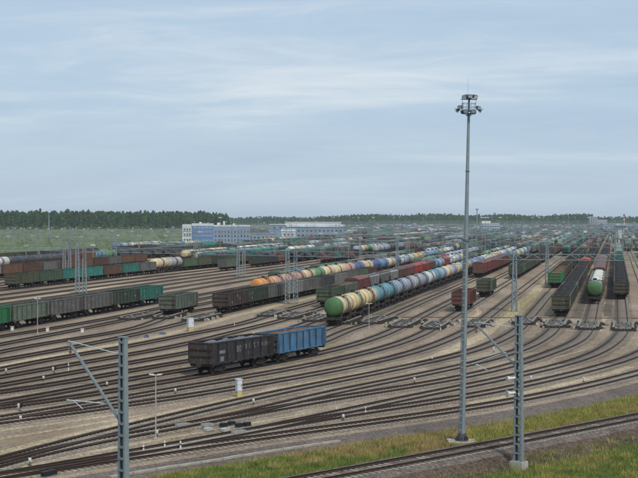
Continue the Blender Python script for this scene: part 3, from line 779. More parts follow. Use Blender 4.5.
def wagon(kind, colour, load, pos, ang, lod, label, group):
    loc = (pos.x, pos.y, pos.z + RT); c = COLS.get(colour)
    if lod == 3:
        me = {'gondola': LOWG.get(load), 'tank': LOWT, 'boxcar': LOWB, 'hopper': LOWH}[kind]
        o = put(NAME[kind], me, None, loc, ang, c)
        if kind == 'tank': set_mat(o, TK[colour])
        return tag(o, label, CAT[kind], group)
    root = empty(NAME[kind], loc, ang); tag(root, label, CAT[kind], group); full = lod == 1
    if kind == 'gondola':
        put('body', GBODY if full else MGBODY, root, color=c)
        if full:
            c2 = (c[0] * .55, c[1] * .53, c[2] * .52, 1)  # darkened so the side posts carry the ribs' side shading in their colour
            for s_ in (-1, 1):
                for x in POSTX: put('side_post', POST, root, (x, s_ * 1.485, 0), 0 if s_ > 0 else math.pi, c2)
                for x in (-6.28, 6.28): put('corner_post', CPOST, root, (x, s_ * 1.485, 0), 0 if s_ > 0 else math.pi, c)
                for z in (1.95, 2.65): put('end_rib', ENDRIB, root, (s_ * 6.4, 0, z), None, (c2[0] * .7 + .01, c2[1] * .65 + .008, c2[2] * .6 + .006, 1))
                put('hatch_lugs', HATCH, root, (0, s_ * 1.5, 1.12))['kind'] = 'stuff'
                put('ladder', LADDER, root, (s_ * 5.75, s_ * -1.62, 0)); put('end_ladder', LADDER, root, (s_ * 6.5, s_ * 1.1, 0), math.pi / 2)
        if full and colour not in ('black', 'blue'):
            for x, z in ((rnd.choice([-4.4, -2.65, -.9]), 2.75), (rnd.choice([.85, 2.6, 4.4]), 2.2), (-4.4, 1.75)):
                if rnd.random() < .8: put('stencil_patch', STENCIL[rnd.randrange(2)], root, (x, -1.49, z))
        if load: put('load', LOADS[load][rnd.randrange(3)], root)
        put('underframe', UNDER, root); bogies(root, 4.33, full); couplers(root, 6.3)
    elif kind == 'tank':
        o = put('tank_shell', TANK, root); set_mat(o, TK[colour])
        put('hatch_dome', DOME, root); put('underframe', TUNDER, root)
        if full:
            put('platform', PLATF, root); put('ladder', TLADDER, root, (.75, 0, 0))
            for x in (-4.2, -1.6, 1.6, 4.2): put('band', BAND, root, (x, 0, 0))
        bogies(root, 4.0, full); couplers(root, 5.4)
    elif kind == 'boxcar':
        put('body', BBODY, root, color=c); put('roof', BROOF, root, color=c)
        for s_ in (-1, 1):
            put('door', BDOOR, root, (0, s_ * 1.47, 0), 0 if s_ < 0 else math.pi, c)
            for x in (-6.85, -5.2, -3.6, -1.9, 1.9, 3.6, 5.2, 6.85): put('side_post', BPOST, root, (x, s_ * 1.46, 0), None, c)
        put('underframe', UNDER, root); bogies(root, 5.0, full); couplers(root, 6.8)
    else:
        put('body', HBODY, root, color=c); put('roof', HROOF, root, color=c); put('roof_hatches', HHATCH, root)
        for s_ in (-1, 1):
            for x in (-4.5, -2.25, 0, 2.25, 4.5): put('side_post', HPOST, root, (x, s_ * 1.48, 0), None, c)
        put('underframe', UNDER, root); bogies(root, 4.5, full); couplers(root, 6.5)
    return root
ORD = ['first', 'second', 'third', 'fourth', 'fifth', 'sixth', 'seventh', 'eighth', 'ninth', 'tenth', 'eleventh', 'twelfth', 'thirteenth', 'fourteenth', 'fifteenth', 'sixteenth', 'seventeenth',
       'eighteenth', 'nineteenth', 'twentieth', 'twenty-first', 'twenty-second', 'twenty-third', 'twenty-fourth', 'twenty-fifth', 'twenty-sixth', 'twenty-seventh', 'twenty-eighth', 'twenty-ninth', 'thirtieth',
       'thirty-first', 'thirty-second', 'thirty-third', 'thirty-fourth', 'thirty-fifth', 'thirty-sixth', 'thirty-seventh', 'thirty-eighth', 'thirty-ninth', 'fortieth']
TKWORD = {'cream': 'cream', 'creamgreen': 'cream, green-stained', 'creambrown': 'cream, brown-stained', 'teal': 'teal', 'blue': 'blue', 'darkblue': 'dark blue', 'greyblue': 'grey-blue', 'grey': 'grey', 'white': 'white',
          'orange': 'orange', 'pink': 'pinkish', 'yellow': 'yellow', 'green': 'green', 'lilac': 'lilac-grey', 'black': 'black', 'striped': 'blue and white striped'}
LOADWORD = {'greyload': ' with a grey load', 'coal': ' heaped with coal', 'scrap': ' with a rusty load', 'chalk': ' heaped with pale load', None: ''}
placed = []      # (kind, colour, load, pos, ang, label, group): sorted by distance below
occupied = {}
def train(track, L0, items, phrase, group, labels=None):
    t = TR[track]; L = L0; out = []
    for i, it in enumerate(items):
        kind, colour = it[0], it[1]; load = it[2] if len(it) > 2 else None
        ln = LEN[kind]; p, a = t.pos(L + ln / 2); L += ln
        if labels and labels.get(i): lb = labels[i]
        elif phrase is None: lb = None
        else: lb = '%s %s%s, %s along %s' % (TKWORD.get(colour, colour), CAT[kind], LOADWORD[load], ORD[i], phrase)
        rec = [kind, colour, load, p, a, lb, group]; placed.append(rec); out.append(rec)
    occupied.setdefault(track, []).append((L0 - 3, L + 3)); return out
G_, T_, B_, H_ = 'gondola', 'tank', 'boxcar', 'hopper'
pair = train('J', TR['J'].L_at_px(195.5), [(G_, 'black', 'greyload'), (G_, 'blue', 'scrap')], None, 'pair of open wagons alone in the front tracks',
      {0: 'black open wagon with white lettering, coupled in front of the blue one', 1: 'bright blue open wagon coupled behind the black lettered one'})
SEQ_H = ['cream', 'creamgreen', 'creambrown', 'teal', 'teal', 'greyblue', 'lilac', 'grey', 'lilac', 'white', 'teal', 'greyblue', 'cream', 'lilac', 'cream', 'blue', 'yellow', 'blue', 'greyblue', 'blue', 'greyblue', 'white', 'cream', 'white', 'cream', 'yellow', 'greyblue', 'white', 'greyblue', 'blue', 'cream', 'grey', 'white', 'greyblue']
tank_train = train('H', TR['H'].L_at_s(217), [(T_, c) for c in SEQ_H], 'the long tank train', 'tank wagons of the long train',
      {0: 'cream tank wagon with a green end, nearest of the long tank train'})
SEQ_O = ['orange', 'pink', 'pink', 'pink', 'creambrown', 'green', 'creambrown', 'cream', 'pink', 'darkblue', 'cream', 'darkblue', 'blue', 'cream', 'darkblue', 'white', 'greyblue', 'cream', 'yellow', 'cream', 'blue', 'greyblue', 'blue', 'green', 'greyblue', 'cream', 'white', 'greyblue']
train('C', TR['C'].L_at_px(255), [(T_, c) for c in SEQ_O], 'the tank train headed by an orange one', 'tank wagons of the orange-ended train')
train('T1', TR['T1'].L_at_px(-92), [(G_, c) for c in ('green', 'bright green', 'grey green', 'grey', 'grey', 'dark green', 'teal')], 'the left gondola train', 'open wagons of the left train')
train('R2', TR['R2'].L_at_px(10), [(G_, 'olive'), (G_, 'green'), (G_, 'teal'), (G_, 'teal'), (G_, 'rust'), (G_, 'teal'), (G_, 'grey'), (T_, 'cream'), (T_, 'grey'), (G_, 'green'), (G_, 'olive'), (G_, 'dark green'), (G_, 'green'), (G_, 'olive'), (G_, 'teal'), (G_, 'dark green'), (G_, 'grey green'), (G_, 'dark green')], 'the row behind the left gondola train', 'wagons of the row behind the left train')
train('C', TR['C'].L_at_px(168), [(G_, 'grey green')], None, None, {0: 'lone green-grey open wagon with a dark rusty end, standing by the small cabinet'})
train('D', TR['D'].L_at_px(220), [(G_, 'dark brown', None), (G_, 'dark green'), (G_, 'grey'), (G_, 'pale grey'), (G_, 'grey'), (G_, 'dark grey'), (G_, 'pale grey'), (G_, 'grey'), (G_, 'green'), (G_, 'brown')], 'the gondola train beside the orange tank', 'open wagons beside the orange tank')
train('F', TR['F'].L_at_s(263), [(G_, 'green'), (G_, 'grey green', 'scrap'), (B_, 'red brown'), (H_, 'pale grey'), (H_, 'grey'), (H_, 'pale grey'), (B_, 'brown'), (B_, 'red brown'), (B_, 'red'), (B_, 'red'), (B_, 'brown'), (T_, 'blue'), (T_, 'greyblue'), (B_, 'red'), (T_, 'white'), (T_, 'white'), (T_, 'greyblue'), (T_, 'cream')], 'the mixed train behind the tanks', 'wagons of the mixed train')
train('E', TR['E'].L_at_s(430), [(H_, 'pale green'), (T_, 'green'), (T_, 'green'), (H_, 'pale green'), (H_, 'red'), (T_, 'greyblue'), (T_, 'white')] + [(T_, 'greyblue')] * 6, None, None)
train('B', TR['B'].L_at_s(326), [(H_, 'pale green'), (H_, 'light blue'), (G_, 'grey'), (H_, 'pale green'), (H_, 'pale green'), (H_, 'green'), (G_, 'green')], 'the pale hopper row by the orange tank', 'wagons of the pale hopper row')
train('K1', TR['K1'].L_at_s(256), [(G_, 'red brown')], None, None, {0: 'lone red-brown open wagon beside the tall light mast'})
train('K1', TR['K1'].L_at_s(303), [(G_, 'green')], None, None, {0: 'lone green open wagon behind the lone red-brown one'})
train('K1', TR['K1'].L_at_s(396), [(G_, c) for c in ('dark green', 'green', 'dark green', 'olive', 'dark green', 'dark grey', 'brown', 'dark green', 'black')], 'the dark green row right of the red boxcars', 'open wagons of the dark green row')
train('I', TR['I'].L_at_s(402), [(B_, 'red brown')] * 4 + [(B_, 'brown'), (B_, 'red brown'), (B_, 'red brown'), (G_, 'green')], 'the red-brown boxcar row by the tanks', 'boxcars of the red-brown row')
train('M1', TR['M1'].L_at_s(347), [(G_, 'bright green', 'scrap'), (G_, 'grey green', 'scrap'), (G_, 'dark grey', 'scrap'), (G_, 'brown', 'scrap'), (G_, 'dark green'), (G_, 'brown'), (G_, 'dark grey')], 'the rusty-load row', 'open wagons of the rusty-load row')
train('M2a', TR['M2a'].L_at_s(246), [(G_, c, 'coal') for c in ('olive', 'dark grey', 'dark green', 'grey', 'dark green', 'dark grey', 'brown', 'dark green', 'dark grey', 'dark green', 'olive', 'dark grey', 'dark green', 'dark green')] + [(B_, 'bright red'), (G_, 'dark green'), (G_, 'brown'), (G_, 'dark grey')], 'the coal train right of the path', 'wagons of the long coal train')
train('M2b', TR['M2b'].L_at_s(284), [(T_, 'striped'), (G_, 'red brown', 'chalk'), (G_, 'pale grey', 'chalk'), (G_, 'pale grey', 'chalk'), (G_, 'pale green', 'chalk'), (G_, 'pale grey', 'chalk'), (B_, 'brown'), (B_, 'red brown'), (B_, 'rust'), (B_, 'brown'), (B_, 'red brown'), (B_, 'rust'), (B_, 'brown'), (B_, 'grey')], 'the train with the pale loads', 'wagons of the pale-load train',
      {0: 'blue and white tank wagon with a green end, between two coal rows'})
train('N1a', TR['N1a'].L_at_s(301), [(G_, c, 'coal') for c in ('dark green', 'dark grey', 'dark grey', 'dark green', 'dark grey', 'dark green', 'dark grey', 'black', 'dark grey', 'black', 'dark grey', 'dark green')] + [(G_, 'teal')] * 6 + [(H_, 'pale green')] * 10, 'the rightmost coal row', 'wagons of the rightmost coal row')
train('U4', TR['U4'].L_at_px(221), [(G_, 'grey green')], None, None, {0: 'lone green-grey open wagon among the empty left tracks'})
# the crowded far sidings
FARCOLS = ['dark green', 'green', 'teal', 'olive', 'grey green', 'brown', 'red brown', 'grey', 'grey', 'dark grey', 'dark grey', 'dark brown', 'dark brown', 'black', 'black', 'rust', 'pale grey', 'pale green', 'dark green']
FARTANK = ['cream', 'white', 'grey', 'greyblue', 'greyblue', 'creambrown', 'teal', 'black', 'black', 'grey', 'green']
def fill(track, s0, s1, gapp=0.35):
    t = TR[track]; s1 = min(s1, s_end(t))
    if s1 - s0 < 80: return
    L = t.L_at_s(s0); Lend = t.L_at_s(s1)
    while L < Lend - 60:
        if rnd.random() < gapp: L += rnd.uniform(20, 120); continue
        kind = rnd.choice([G_, G_, G_, G_, G_, T_, T_, B_, H_]); n = rnd.randrange(3, 14); c0 = rnd.choice(FARTANK if kind == T_ else FARCOLS); load = rnd.choice([None, None, 'coal', 'scrap', 'coal', None])
        its = []
        for _ in range(n):
            if L + sum(LEN[i[0]] for i in its) + 15 > Lend: break
            c = c0 if rnd.random() < .45 else rnd.choice(FARTANK if kind == T_ else FARCOLS)
            its.append((kind, c, load if kind == G_ else None))
        Lx = L + sum(LEN[i[0]] for i in its)
        if any(a < Lx and b > L for a, b in occupied.get(track, [])): L += 15; continue
        if its: train(track, L, its, None, None)
        L = Lx + rnd.choice([0, 0, 0, 10, 40])
def row(track, s0, its): train(track, TR[track].L_at_s(s0), its, None, None)
row('V5', 330, [(G_, c) for c in ['grey', 'grey', 'pale grey', 'rust', 'brown', 'grey', 'rust', 'rust', 'brown', 'grey', 'rust', 'rust']])
row('V8', 385, [(B_, 'red'), (B_, 'red'), (T_, 'white'), (T_, 'black'), (T_, 'black'), (T_, 'black'), (T_, 'black'), (H_, 'red brown'), (H_, 'rust'), (T_, 'teal'), (T_, 'green')] + [(H_, 'dark grey')] * 8)
row('V13', 470, [(G_, c) for c in ['dark grey', 'dark grey', 'olive', 'dark green', 'dark grey', 'dark grey', 'dark grey', 'brown', 'dark grey', 'dark green', 'dark grey', 'dark grey', 'dark grey']])
row('V15', 640, [(T_, c) for c in ['blue', 'darkblue', 'blue', 'greyblue', 'cream', 'creambrown', 'greyblue', 'white', 'greyblue', 'grey', 'white']])
for nm, a, b, g in (('R2', 620, 1500, .3), ('T1', 560, 1500, .3), ('A', 470, 1500, .25), ('B', 480, 1500, .3), ('C', 690, 1500, .2), ('D', 500, 1500, .2), ('E', 560, 1500, .2), ('F', 540, 1500, .15), ('G', 480, 1500, .2),
                    ('H', 640, 1500, .2), ('I', 540, 1500, .2), ('J', 470, 1500, .25), ('K1', 540, 1500, .2), ('K2', 520, 1500, .25), ('M1', 470, 1500, .2), ('M2a', 520, 1500, .2), ('M2b', 500, 1400, .2), ('N1a', 720, 1500, .3), ('N1b', 660, 1500, .3), ('N2', 560, 1500, .4)):
    fill(nm, a, b, g)
for i in range(len(PBACK)): fill('X%d' % i, 1380 + rnd.uniform(0, 120), 2750, .25)
for nm in list('ABCDEFGHIJ') + ['K1', 'K2', 'M1', 'M2a', 'M2b', 'N1a', 'N1b', 'N2', 'T1', 'R2'] + ['U%d' % i for i in range(6)] + ['V%d' % i for i in range(len(PFAR))] + ['Q%d' % i for i in range(4)]: fill(nm, 1520 + rnd.uniform(0, 100), 2750, .3)
for i in range(6): fill('U%d' % i, (700, 760, 520, 620, 470, 500)[i], 1450, .3)
for i in range(len(PFAR)): fill('V%d' % i, 470 + 14 * i, 1450 - 12 * i if i < 12 else 1100 - 10 * (i - 12), .3 if i < 12 else .4)
for i in range(4): fill('Q%d' % i, 520 + 60 * i, 1450, .3)

def where(p):
    px = CX + FPX * p.x / p.y
    for lim, w_ in ((70, 'under the forest at far left'), (130, 'left of the depot'), (183, 'just left of the depot'), (250, 'below the depot'), (345, 'below the repair hall'), (400, 'right of the repair hall'), (455, 'left of the light mast'), (478, 'behind the light mast'), (540, 'below the office block'), (596, 'left of the chimney')):
        if px < lim: return w_
    return 'near the control tower'
def depth_word(d): return 'nearer sidings' if d < 470 else ('middle sidings' if d < 620 else ('far sidings' if d < 850 else 'farthest sidings'))
def on_screen(p): return p.y > 60 and abs(p.x / p.y) < 0.245
placed.sort(key=lambda r: (r[3].x ** 2 + r[3].y ** 2))
count = {}; rest = []; roots = {}
for r in placed:
    kind, colour, load, p, a, lb, gp = r; d = p.length
    if not on_screen(p): continue
    qx = CX + FPX * p.x / p.y
    if lb is None and ((qx < 112 and d > 640) or (qx < 186 and d > 780)): continue
    count[kind] = count.get(kind, 0) + 1
    if lb is None:
        lb = 'distant %s %s%s, %s %s' % (TKWORD.get(colour, colour), CAT[kind], LOADWORD[load], depth_word(d), where(p)); gp = lb + ' (row)'
    if count[kind] > (290 if kind in (G_, T_) else 200): rest.append(r); continue
    lod = 1 if d < 345 else (2 if d < 520 else 3)
    roots[id(r)] = wagon(kind, colour, load, p, a, lod, lb, gp or (CAT[kind] + 's on the tracks'))
# the rest of the far sidings is one mass
if rest:
    mats = []; fm = MB()
    palette = {}
    def slot(m):
        if m.name not in palette: palette[m.name] = len(mats); mats.append(m)
        return palette[m.name]
    plain = {c: simple('far_' + c.replace(' ', '_'), v, 0.7) for c, v in COLS.items()}
    sg = MB(); sg.box((0, 0, 2.3), (12.8, 3.0, 2.2)); sg.box((0, 0, .8), (12.6, 2.2, .8), 1)
    st_ = MB(); st_.lathe('x', tank_prof(n=2), 9, 0, (0, 0, 2.82)); st_.box((0, 0, .9), (11, 2.4, .9), 1)
    sb_ = MB(); sb_.box((0, 0, 2.5), (13.6, 2.9, 2.6)); sb_.merge(b_roof(6.8, 3.75, .5)); sb_.box((0, 0, .8), (13, 2.2, .8), 1)
    for kind, colour, load, p, a, lb, gp in rest:
        m0 = TK[colour] if kind == T_ else plain[colour]
        fm.merge({G_: sg, T_: st_, B_: sb_, H_: sb_}[kind], Matrix.Translation((p.x, p.y, RT)) @ Matrix.Rotation(a, 4, 'Z'), [slot(m0), slot(M['under'])])
    o = put('distant_wagons', fm.mesh('distant_wagons', mats)); tag(o, 'mass of far wagons filling the sidings towards the horizon', 'wagons', None, 'stuff')
# green ends of two tanks, and the lettering of the pair
def green_cap(root, name='end_cap'):
    b = MB(); pr = [(x - .012, r + .012) for x, r in tank_prof()[:7]] + [(-5.4 + .62 + .25, 1.515)]
    b.lathe('x', pr, 28, 0, (0, 0, 2.82)); o = put(name, b.mesh('end_cap', [M['paint']]), root, color=S(82, 138, 78)); o['label'] = 'green painted tank end'
green_cap(roots[id(tank_train[0])])
stt = [r for r in placed if r[1] == 'striped'][0]; green_cap(roots[id(stt)])
def lettering(root, text, x, z, size, y=-1.50, rx=90):
    cu = bpy.data.curves.new('lettering', 'FONT'); cu.body = text; cu.size = size; cu.extrude = .004; cu.space_character = 1.0
    tmp = bpy.data.objects.new('tmp_text', cu); col.objects.link(tmp)
    dg = bpy.context.evaluated_depsgraph_get(); me = bpy.data.meshes.new_from_object(tmp.evaluated_get(dg))
    bpy.data.objects.remove(tmp); me.materials.clear(); me.materials.append(M['letter'])
    o = put('lettering', me, root, (x, y, z)); o.rotation_euler = (R(rx), 0, 0); return o
black, blue = roots[id(pair[0])], roots[id(pair[1])]
for ch, x, z, sz in (('80', -1.55, 2.1, 1.0), ('B', .25, 2.35, .7), ('S', 1.02, 2.35, .7), ('T', 2.0, 2.35, .7), ('T', 2.85, 2.35, .7), ('A', 3.72, 2.35, .7), ('N', 4.5, 2.35, .7)): lettering(black, ch, x, z, sz)
for x0, z0, w, h in ((-5.1, 2.35, 1.2, .34), (-4.85, 1.6, .7, .5)):
    b = MB(); b.box((x0 + w / 2, -1.492, z0), (w, .012, h)); put('painted_panel', b.mesh('painted_panel', [M['letter']]), black)
for ch, x, z, sz in (('8', -1.35, 2.0, 1.0), ('B', .3, 2.25, .8), ('T', 1.1, 2.25, .8), ('A', 2.05, 2.25, .8), ('N', 3.75, 2.4, .7)): lettering(blue, ch, x, z, sz)
#@@WAGONS_END

# ------------------------------------------------------------------ rail brakes at the yard's throat
def rail_brake_parts():
    be = MB(); be.box((0, 0, .0), (6.6, .2, .3)); be.box((0, 0, .17), (6.4, .1, .05))
    tie = MB(); tie.box((0, 0, 0), (.3, 3.5, .16))
    cy = MB(); cy.cyl((0, 0, -.12), (0, 0, .34), .22, n=10); cy.box((0, 0, .38), (.5, .36, .12), 1); cy.box((0, .28, .04), (.4, .4, .3))
    ed = MB(); ed.prism([(-.3, 0), (.3, 0), (.18, .3), (-.18, .3)], -1.5, 1.5, plane='yz') if False else ed.box((0, 0, 0), (.4, 1.1, .2))
    return be.mesh('brake_beam', [M['brake']]), tie.mesh('brake_tie', [M['brake_pale']]), cy.mesh('brake_cylinder', [M['under'], M['brake_pale']]), ed.mesh('end_block', [M['black']])
M['brake'] = simple('brake_beam_steel', S(116, 114, 111), 0.6, 0.1, 1.3, 0.9, S(50, 46, 43))
M['brake_pale'] = simple('brake_pale_steel', S(168, 163, 153), 0.7, 0.0, 1.6, 0.9, S(70, 64, 58))
RB = rail_brake_parts()
VALVE = []
for m_v in ('brake_pale', 'under', 'concrete'):
    b = MB(); b.box((0, 0, .14), (.4, .3, .28)); b.cyl((.1, 0, .28), (.1, 0, .4), .07, n=7); b.bar((-.2, 0, .08), (-.7, .1, .05), .06); VALVE.append(b.mesh('brake_valve', [M[m_v]]))
b = MB(); b.bar((-.6, 0, 0), (.6, 0, .05), .09); b.box((.55, 0, .06), (.24, .26, .16)); LEVER = b.mesh('brake_lever', [M['brake_pale']])
BRAKES = [('N1a', 222), ('M2b', 223), ('M2a', 226), ('M1', 231), ('K2', 224), ('K1', 219), ('J', 221), ('I', 228), ('H', 226), ('G', 231), ('F', 236), ('E', 241), ('D', 228), ('C', 232), ('B', 229)]
BRLAB = {'N1a': 'below the rightmost coal row', 'M2b': 'in front of the blue and white tank wagon', 'M2a': 'under the end of the long coal train', 'M1': 'left of the long coal train', 'K2': 'just right of the tall light mast',
         'K1': 'left of the tall light mast', 'J': 'second right of the green-ended tank wagon', 'I': 'first right of the green-ended tank wagon', 'H': 'under the green-ended tank wagon', 'G': 'left of the green-ended tank wagon',
         'F': 'above the blue open wagon', 'E': 'in front of the brown-ended gondola train', 'D': 'by the blue tarpaulin and small cabinet', 'C': 'in front of the lone green-grey open wagon', 'B': 'in front of the left gondola train'}
for tn, s_ in BRAKES:
    t = TR[tn]; L0 = t.L_at_s(s_)
    p0, a0 = t.pos(L0)
    root = empty('rail_brake', (p0.x, p0.y, .02), a0); tag(root, 'grey rail brake of beams and cylinders %s' % BRLAB[tn], 'rail brake', 'rail brakes across the yard throat')
    for kk in range(2):
        for y in (-1.13, -.52, .52, 1.13, 0): put('brake_beam', RB[0], root, (kk * 6.9, y, .22))
    x = -3.0
    while x < 10.0:
        put('brake_tie', RB[1], root, (x, 0, .1))
        for y in (-1.42, 1.42): put('brake_cylinder', RB[2], root, (x, y, .2), 0 if y > 0 else math.pi)
        x += 1.45
    for kk in range(14):
        o = put('brake_valve', VALVE[kk % 3], root, (rnd.uniform(-4.2, 11), rnd.choice([-1, 1]) * rnd.uniform(1.7, 2.5), .0), rnd.uniform(0, 3.1)); q = rnd.uniform(.7, 1.5); o.scale = (q, q, q)
    for kk in range(5): put('brake_lever', LEVER, root, (rnd.uniform(-3, 10), rnd.choice([-.3, .3, .85, -.85]), .42), rnd.uniform(-.5, .5))
    for x in (-3.6, 10.4):
        for y in (-.8, .8): put('end_block', RB[3], root, (x, y, .16))
    for kk in range(3): put('brake_cylinder', RB[2], root, (-4.0, -1.0 + kk, .1))

# ------------------------------------------------------------------ masts near the viewer
def channel_mast(root, h, w0, w1, depth0, depth1, batten_step=.62, mats=('galv', 'galv'), name='channel', z0=0.0):
    """two rolled channels leaning together, tied by batten plates"""
    for s_ in (-1, 1):
        b = MB(); pts = []
        for z, w, d in ((z0, w0, depth0), (h, w1, depth1)):
            x0, x1 = s_ * w / 2, s_ * (w / 2 - .08)
            pts.append((z, s_ * w / 2, d / 2))
        (za, xa, da), (zb, xb, db) = pts; t_ = .016; fl = .15 * (1 if w0 > .5 else .8)
        for q in ((0), ):
            b.add([(xa, -da, za), (xa - s_ * t_, -da, za), (xa - s_ * t_, da, za), (xa, da, za), (xb, -db, zb), (xb - s_ * t_, -db, zb), (xb - s_ * t_, db, zb), (xb, db, zb)], MB.BF)
            for sy in (-1, 1):
                b.add([(xa - s_ * t_, sy * da, za), (xa - s_ * fl, sy * da, za), (xa - s_ * fl, sy * (da - t_), za), (xa - s_ * t_, sy * (da - t_), za),
                       (xb - s_ * t_, sy * db, zb), (xb - s_ * fl, sy * db, zb), (xb - s_ * fl, sy * (db - t_), zb), (xb - s_ * t_, sy * (db - t_), zb)], MB.BF)
        put(name, b.mesh(name, [M[mats[0]]]), root)
    z = z0 + .5
    while z < h - .1:
        f = (z - z0) / (h - z0); w = w0 + (w1 - w0) * f; d = depth0 + (depth1 - depth0) * f
        b = MB()
        for sy in (-1, 1): b.box((0, sy * (d / 2 + .012), 0), (w * .96, .02, .14))
        b.box((0, 0, 0), (w * .9, d * .9, .012))
        put('batten_plate', b.mesh('batten_plate', [M[mats[1]]]), root, (0, 0, z)); z += batten_step
    b = MB(); b.box((0, 0, h + .03), (w1 + .06, depth1 + .06, .06)); put('cap_plate', b.mesh('cap_plate', [M[mats[0]]]), root)

def cantilever(root, reach, z_out, z_tie, z_in, face):
    """bracket over the track; local -Y of the mast points to the track when face is 0"""
    c = empty('cantilever'); c.parent = root; c.rotation_euler = (0, 0, face)
    b = MB(); b.bar((.045, .2, z_in), (.045, reach, z_out), .05, .09); b.bar((-.045, .2, z_in), (-.045, reach, z_out), .05, .09)
    for q in np.linspace(.05, .95, 9):
        b.box((0, .2 + (reach - .2) * q, z_in + (z_out - z_in) * q), (.14, .1, .04))
    put('strut', b.mesh('strut', [M['galv']]), c)
    b = MB(); b.cyl((0, .2, z_tie), (0, reach, z_out + .02), .024, n=8); put('tie_rod', b.mesh('tie_rod', [M['light_grey']]), c)
    zz = 6.95; q = (zz - z_in) / (z_out - z_in); y_at = .2 + (reach - .2) * max(.25, q)
    b = MB(); b.cyl((0, y_at, max(zz, z_in + .9)), (0, reach + .2, 6.85), .035, n=8); b.cyl((.25, reach - .1, 6.8), (.25, reach - 1.0, 6.45), .022, n=6)
    b.bar((0, reach - .1, 6.85), (.25, reach - .1, 6.8), .05); put('registration_arm', b.mesh('registration_arm', [M['light_grey']]), c)
    b = MB()
    b.cyl((0, reach - .15, z_out - .1), (0, reach - .15, z_out - .75), .03, n=6)
    for k in range(3): b.cyl((0, reach - .15, z_out - .25 - .16 * k), (0, reach - .15, z_out - .3 - .16 * k), .12, n=10)
    put('insulator', b.mesh('insulator', [M['insulator']]), c)
    return c
def mast_near(loc, h, heading, reach, z_out, z_tie, z_in, label, w0=.62, face=R(44)):
    root = empty('catenary_mast', loc, heading); tag(root, label, 'mast', 'catenary masts beside the nearest track')
    channel_mast(root, h, w0, w0 * .72, .34, .24)
    b = MB(); b.box((0, 0, .18), (1.0, .8, .76)); b.box((0, 0, -.55), (1.25, 1.0, .7)); put('foundation', b.mesh('foundation', [M['concrete']]), root)
    b = MB(); b.box((0, 0, .58), (.85, .55, .04))
    for x in (-.36, .36):
        for y in (-.2, .2): b.cyl((x, y, .6), (x, y, .72), .03, n=6)
    put('base_plate', b.mesh('base_plate', [M['galv']]), root)
    cantilever(root, reach, z_out, z_tie, z_in, face - heading)
    return root
mr = at(517.2, 468.6)
# local +Y turned by 60 deg plus the heading must point across the track
mast_near((mr.x + .1, mr.y, -.05), 10.4, R(-40), 3.9, 9.75, 9.6, 6.95, 'grey steel catenary mast standing in the right grass on a white block, with loudspeakers', .66)
mast_near((-10.42, 76.0, -.05), 10.65, R(-44), 5.1, 10.15, 9.75, 6.1, 'grey steel catenary mast at lower left whose foot is out of the picture', .66)
for i, (dz, big) in enumerate(((5.15, .8), (6.15, .55))):
    r = empty('loudspeaker', (mr.x - .36, mr.y - .25, dz), R(200)); tag(r, ('large white round loudspeaker, lower one on the right catenary mast', 'small white loudspeaker, upper one on the right catenary mast')[i], 'loudspeaker', 'loudspeakers on the right mast')
    b = MB(); b.lathe('x', [(-.02, .08), (.12, .09), (.30, .15), (.40, .24 * big + .04), (.43, .26 * big + .04), (.40, .2 * big)], 16, 0, (0, 0, 0)); put('horn', b.mesh('horn', [M['white_paint']]), r)
    b = MB(); b.cyl((-.18, 0, 0), (0, 0, 0), .11, n=12); put('driver', b.mesh('driver', [M['white_paint']]), r)
    b = MB(); b.bar((-.1, -.02, 0), (-.1, .45, .02), .05); b.bar((-.1, 0, 0), (-.1, 0, .5 * big), .04); put('bracket', b.mesh('bracket', [M['galv']]), r)

# tall light mast
lm = at(461.6, 443.2)
LM = empty('light_mast', (lm.x, lm.y, -.05), R(20)); LM.rotation_euler = (0, R(1.15), R(0)); tag(LM, 'tall grey light mast with a railed floodlight platform, standing in the dry grass', 'light mast')
HT = 25.5
b = MB(); b.box((0, 0, .1), (2.1, 1.9, .3)); b.box((0, 0, -.4), (2.5, 2.3, .7)); put('foundation', b.mesh('foundation', [M['concrete']]), LM)
b = MB(); b.lathe('z', [(.25, .5), (.33, .5), (.33, .34), (.8, .30), (.8, .28)], 16)
for i in range(12):
    a = i * math.pi / 6; b.bar((.32 * math.cos(a), .32 * math.sin(a), .6), (.47 * math.cos(a), .47 * math.sin(a), .34), .03, .1)
put('base_flange', b.mesh('base_flange', [M['dark_steel']]), LM)
lo = empty('lower_shaft'); lo.parent = LM
b = MB(); b.cyl((.04, 0, .3), (.02, 0, 15.4), .21, .165, n=8, smooth=False); put('shaft', b.mesh('shaft', [M['galv']]), lo)
b = MB()
b.bar((-.12, -.19, .9), (-.09, -.15, 15.3), .15, .05, up=(0, 1, 0))
b.bar((-.26, -.16, .9), (-.2, -.13, 15.3), .04)
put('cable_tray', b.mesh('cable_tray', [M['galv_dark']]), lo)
b = MB(); z = 1.1
while z < 15.3:
    q = z / 15.3; b.box((-.13 + .04 * q, -.225 + .045 * q, z), (.17, .03, .09)); z += .52
o = put('ladder_rungs', b.mesh('ladder_rungs', [M['galv']]), lo); o['kind'] = 'stuff'
b = MB(); b.cyl((.0, 0, 15.3), (0, 0, HT - .6), .165, .10, n=12); put('upper_shaft', b.mesh('upper_shaft', [M['galv']]), LM)
b = MB(); b.cyl((.0, 0, 15.2), (0, 0, 15.4), .22, n=12); b.cyl((0, 0, 20.5), (0, 0, 20.56), .17, n=12); put('joint_flange', b.mesh('joint_flange', [M['galv_dark']]), LM)
HS = .56
def hsc(o):
    for v in o.data.vertices: v.co = (v.co.x * HS, v.co.y * HS, HT + (v.co.z - HT) * HS)
b = MB(); b.lathe('z', [(HT - .9, .3), (HT - .86, .95), (HT - .78, .95), (HT - .74, .3)], 16)
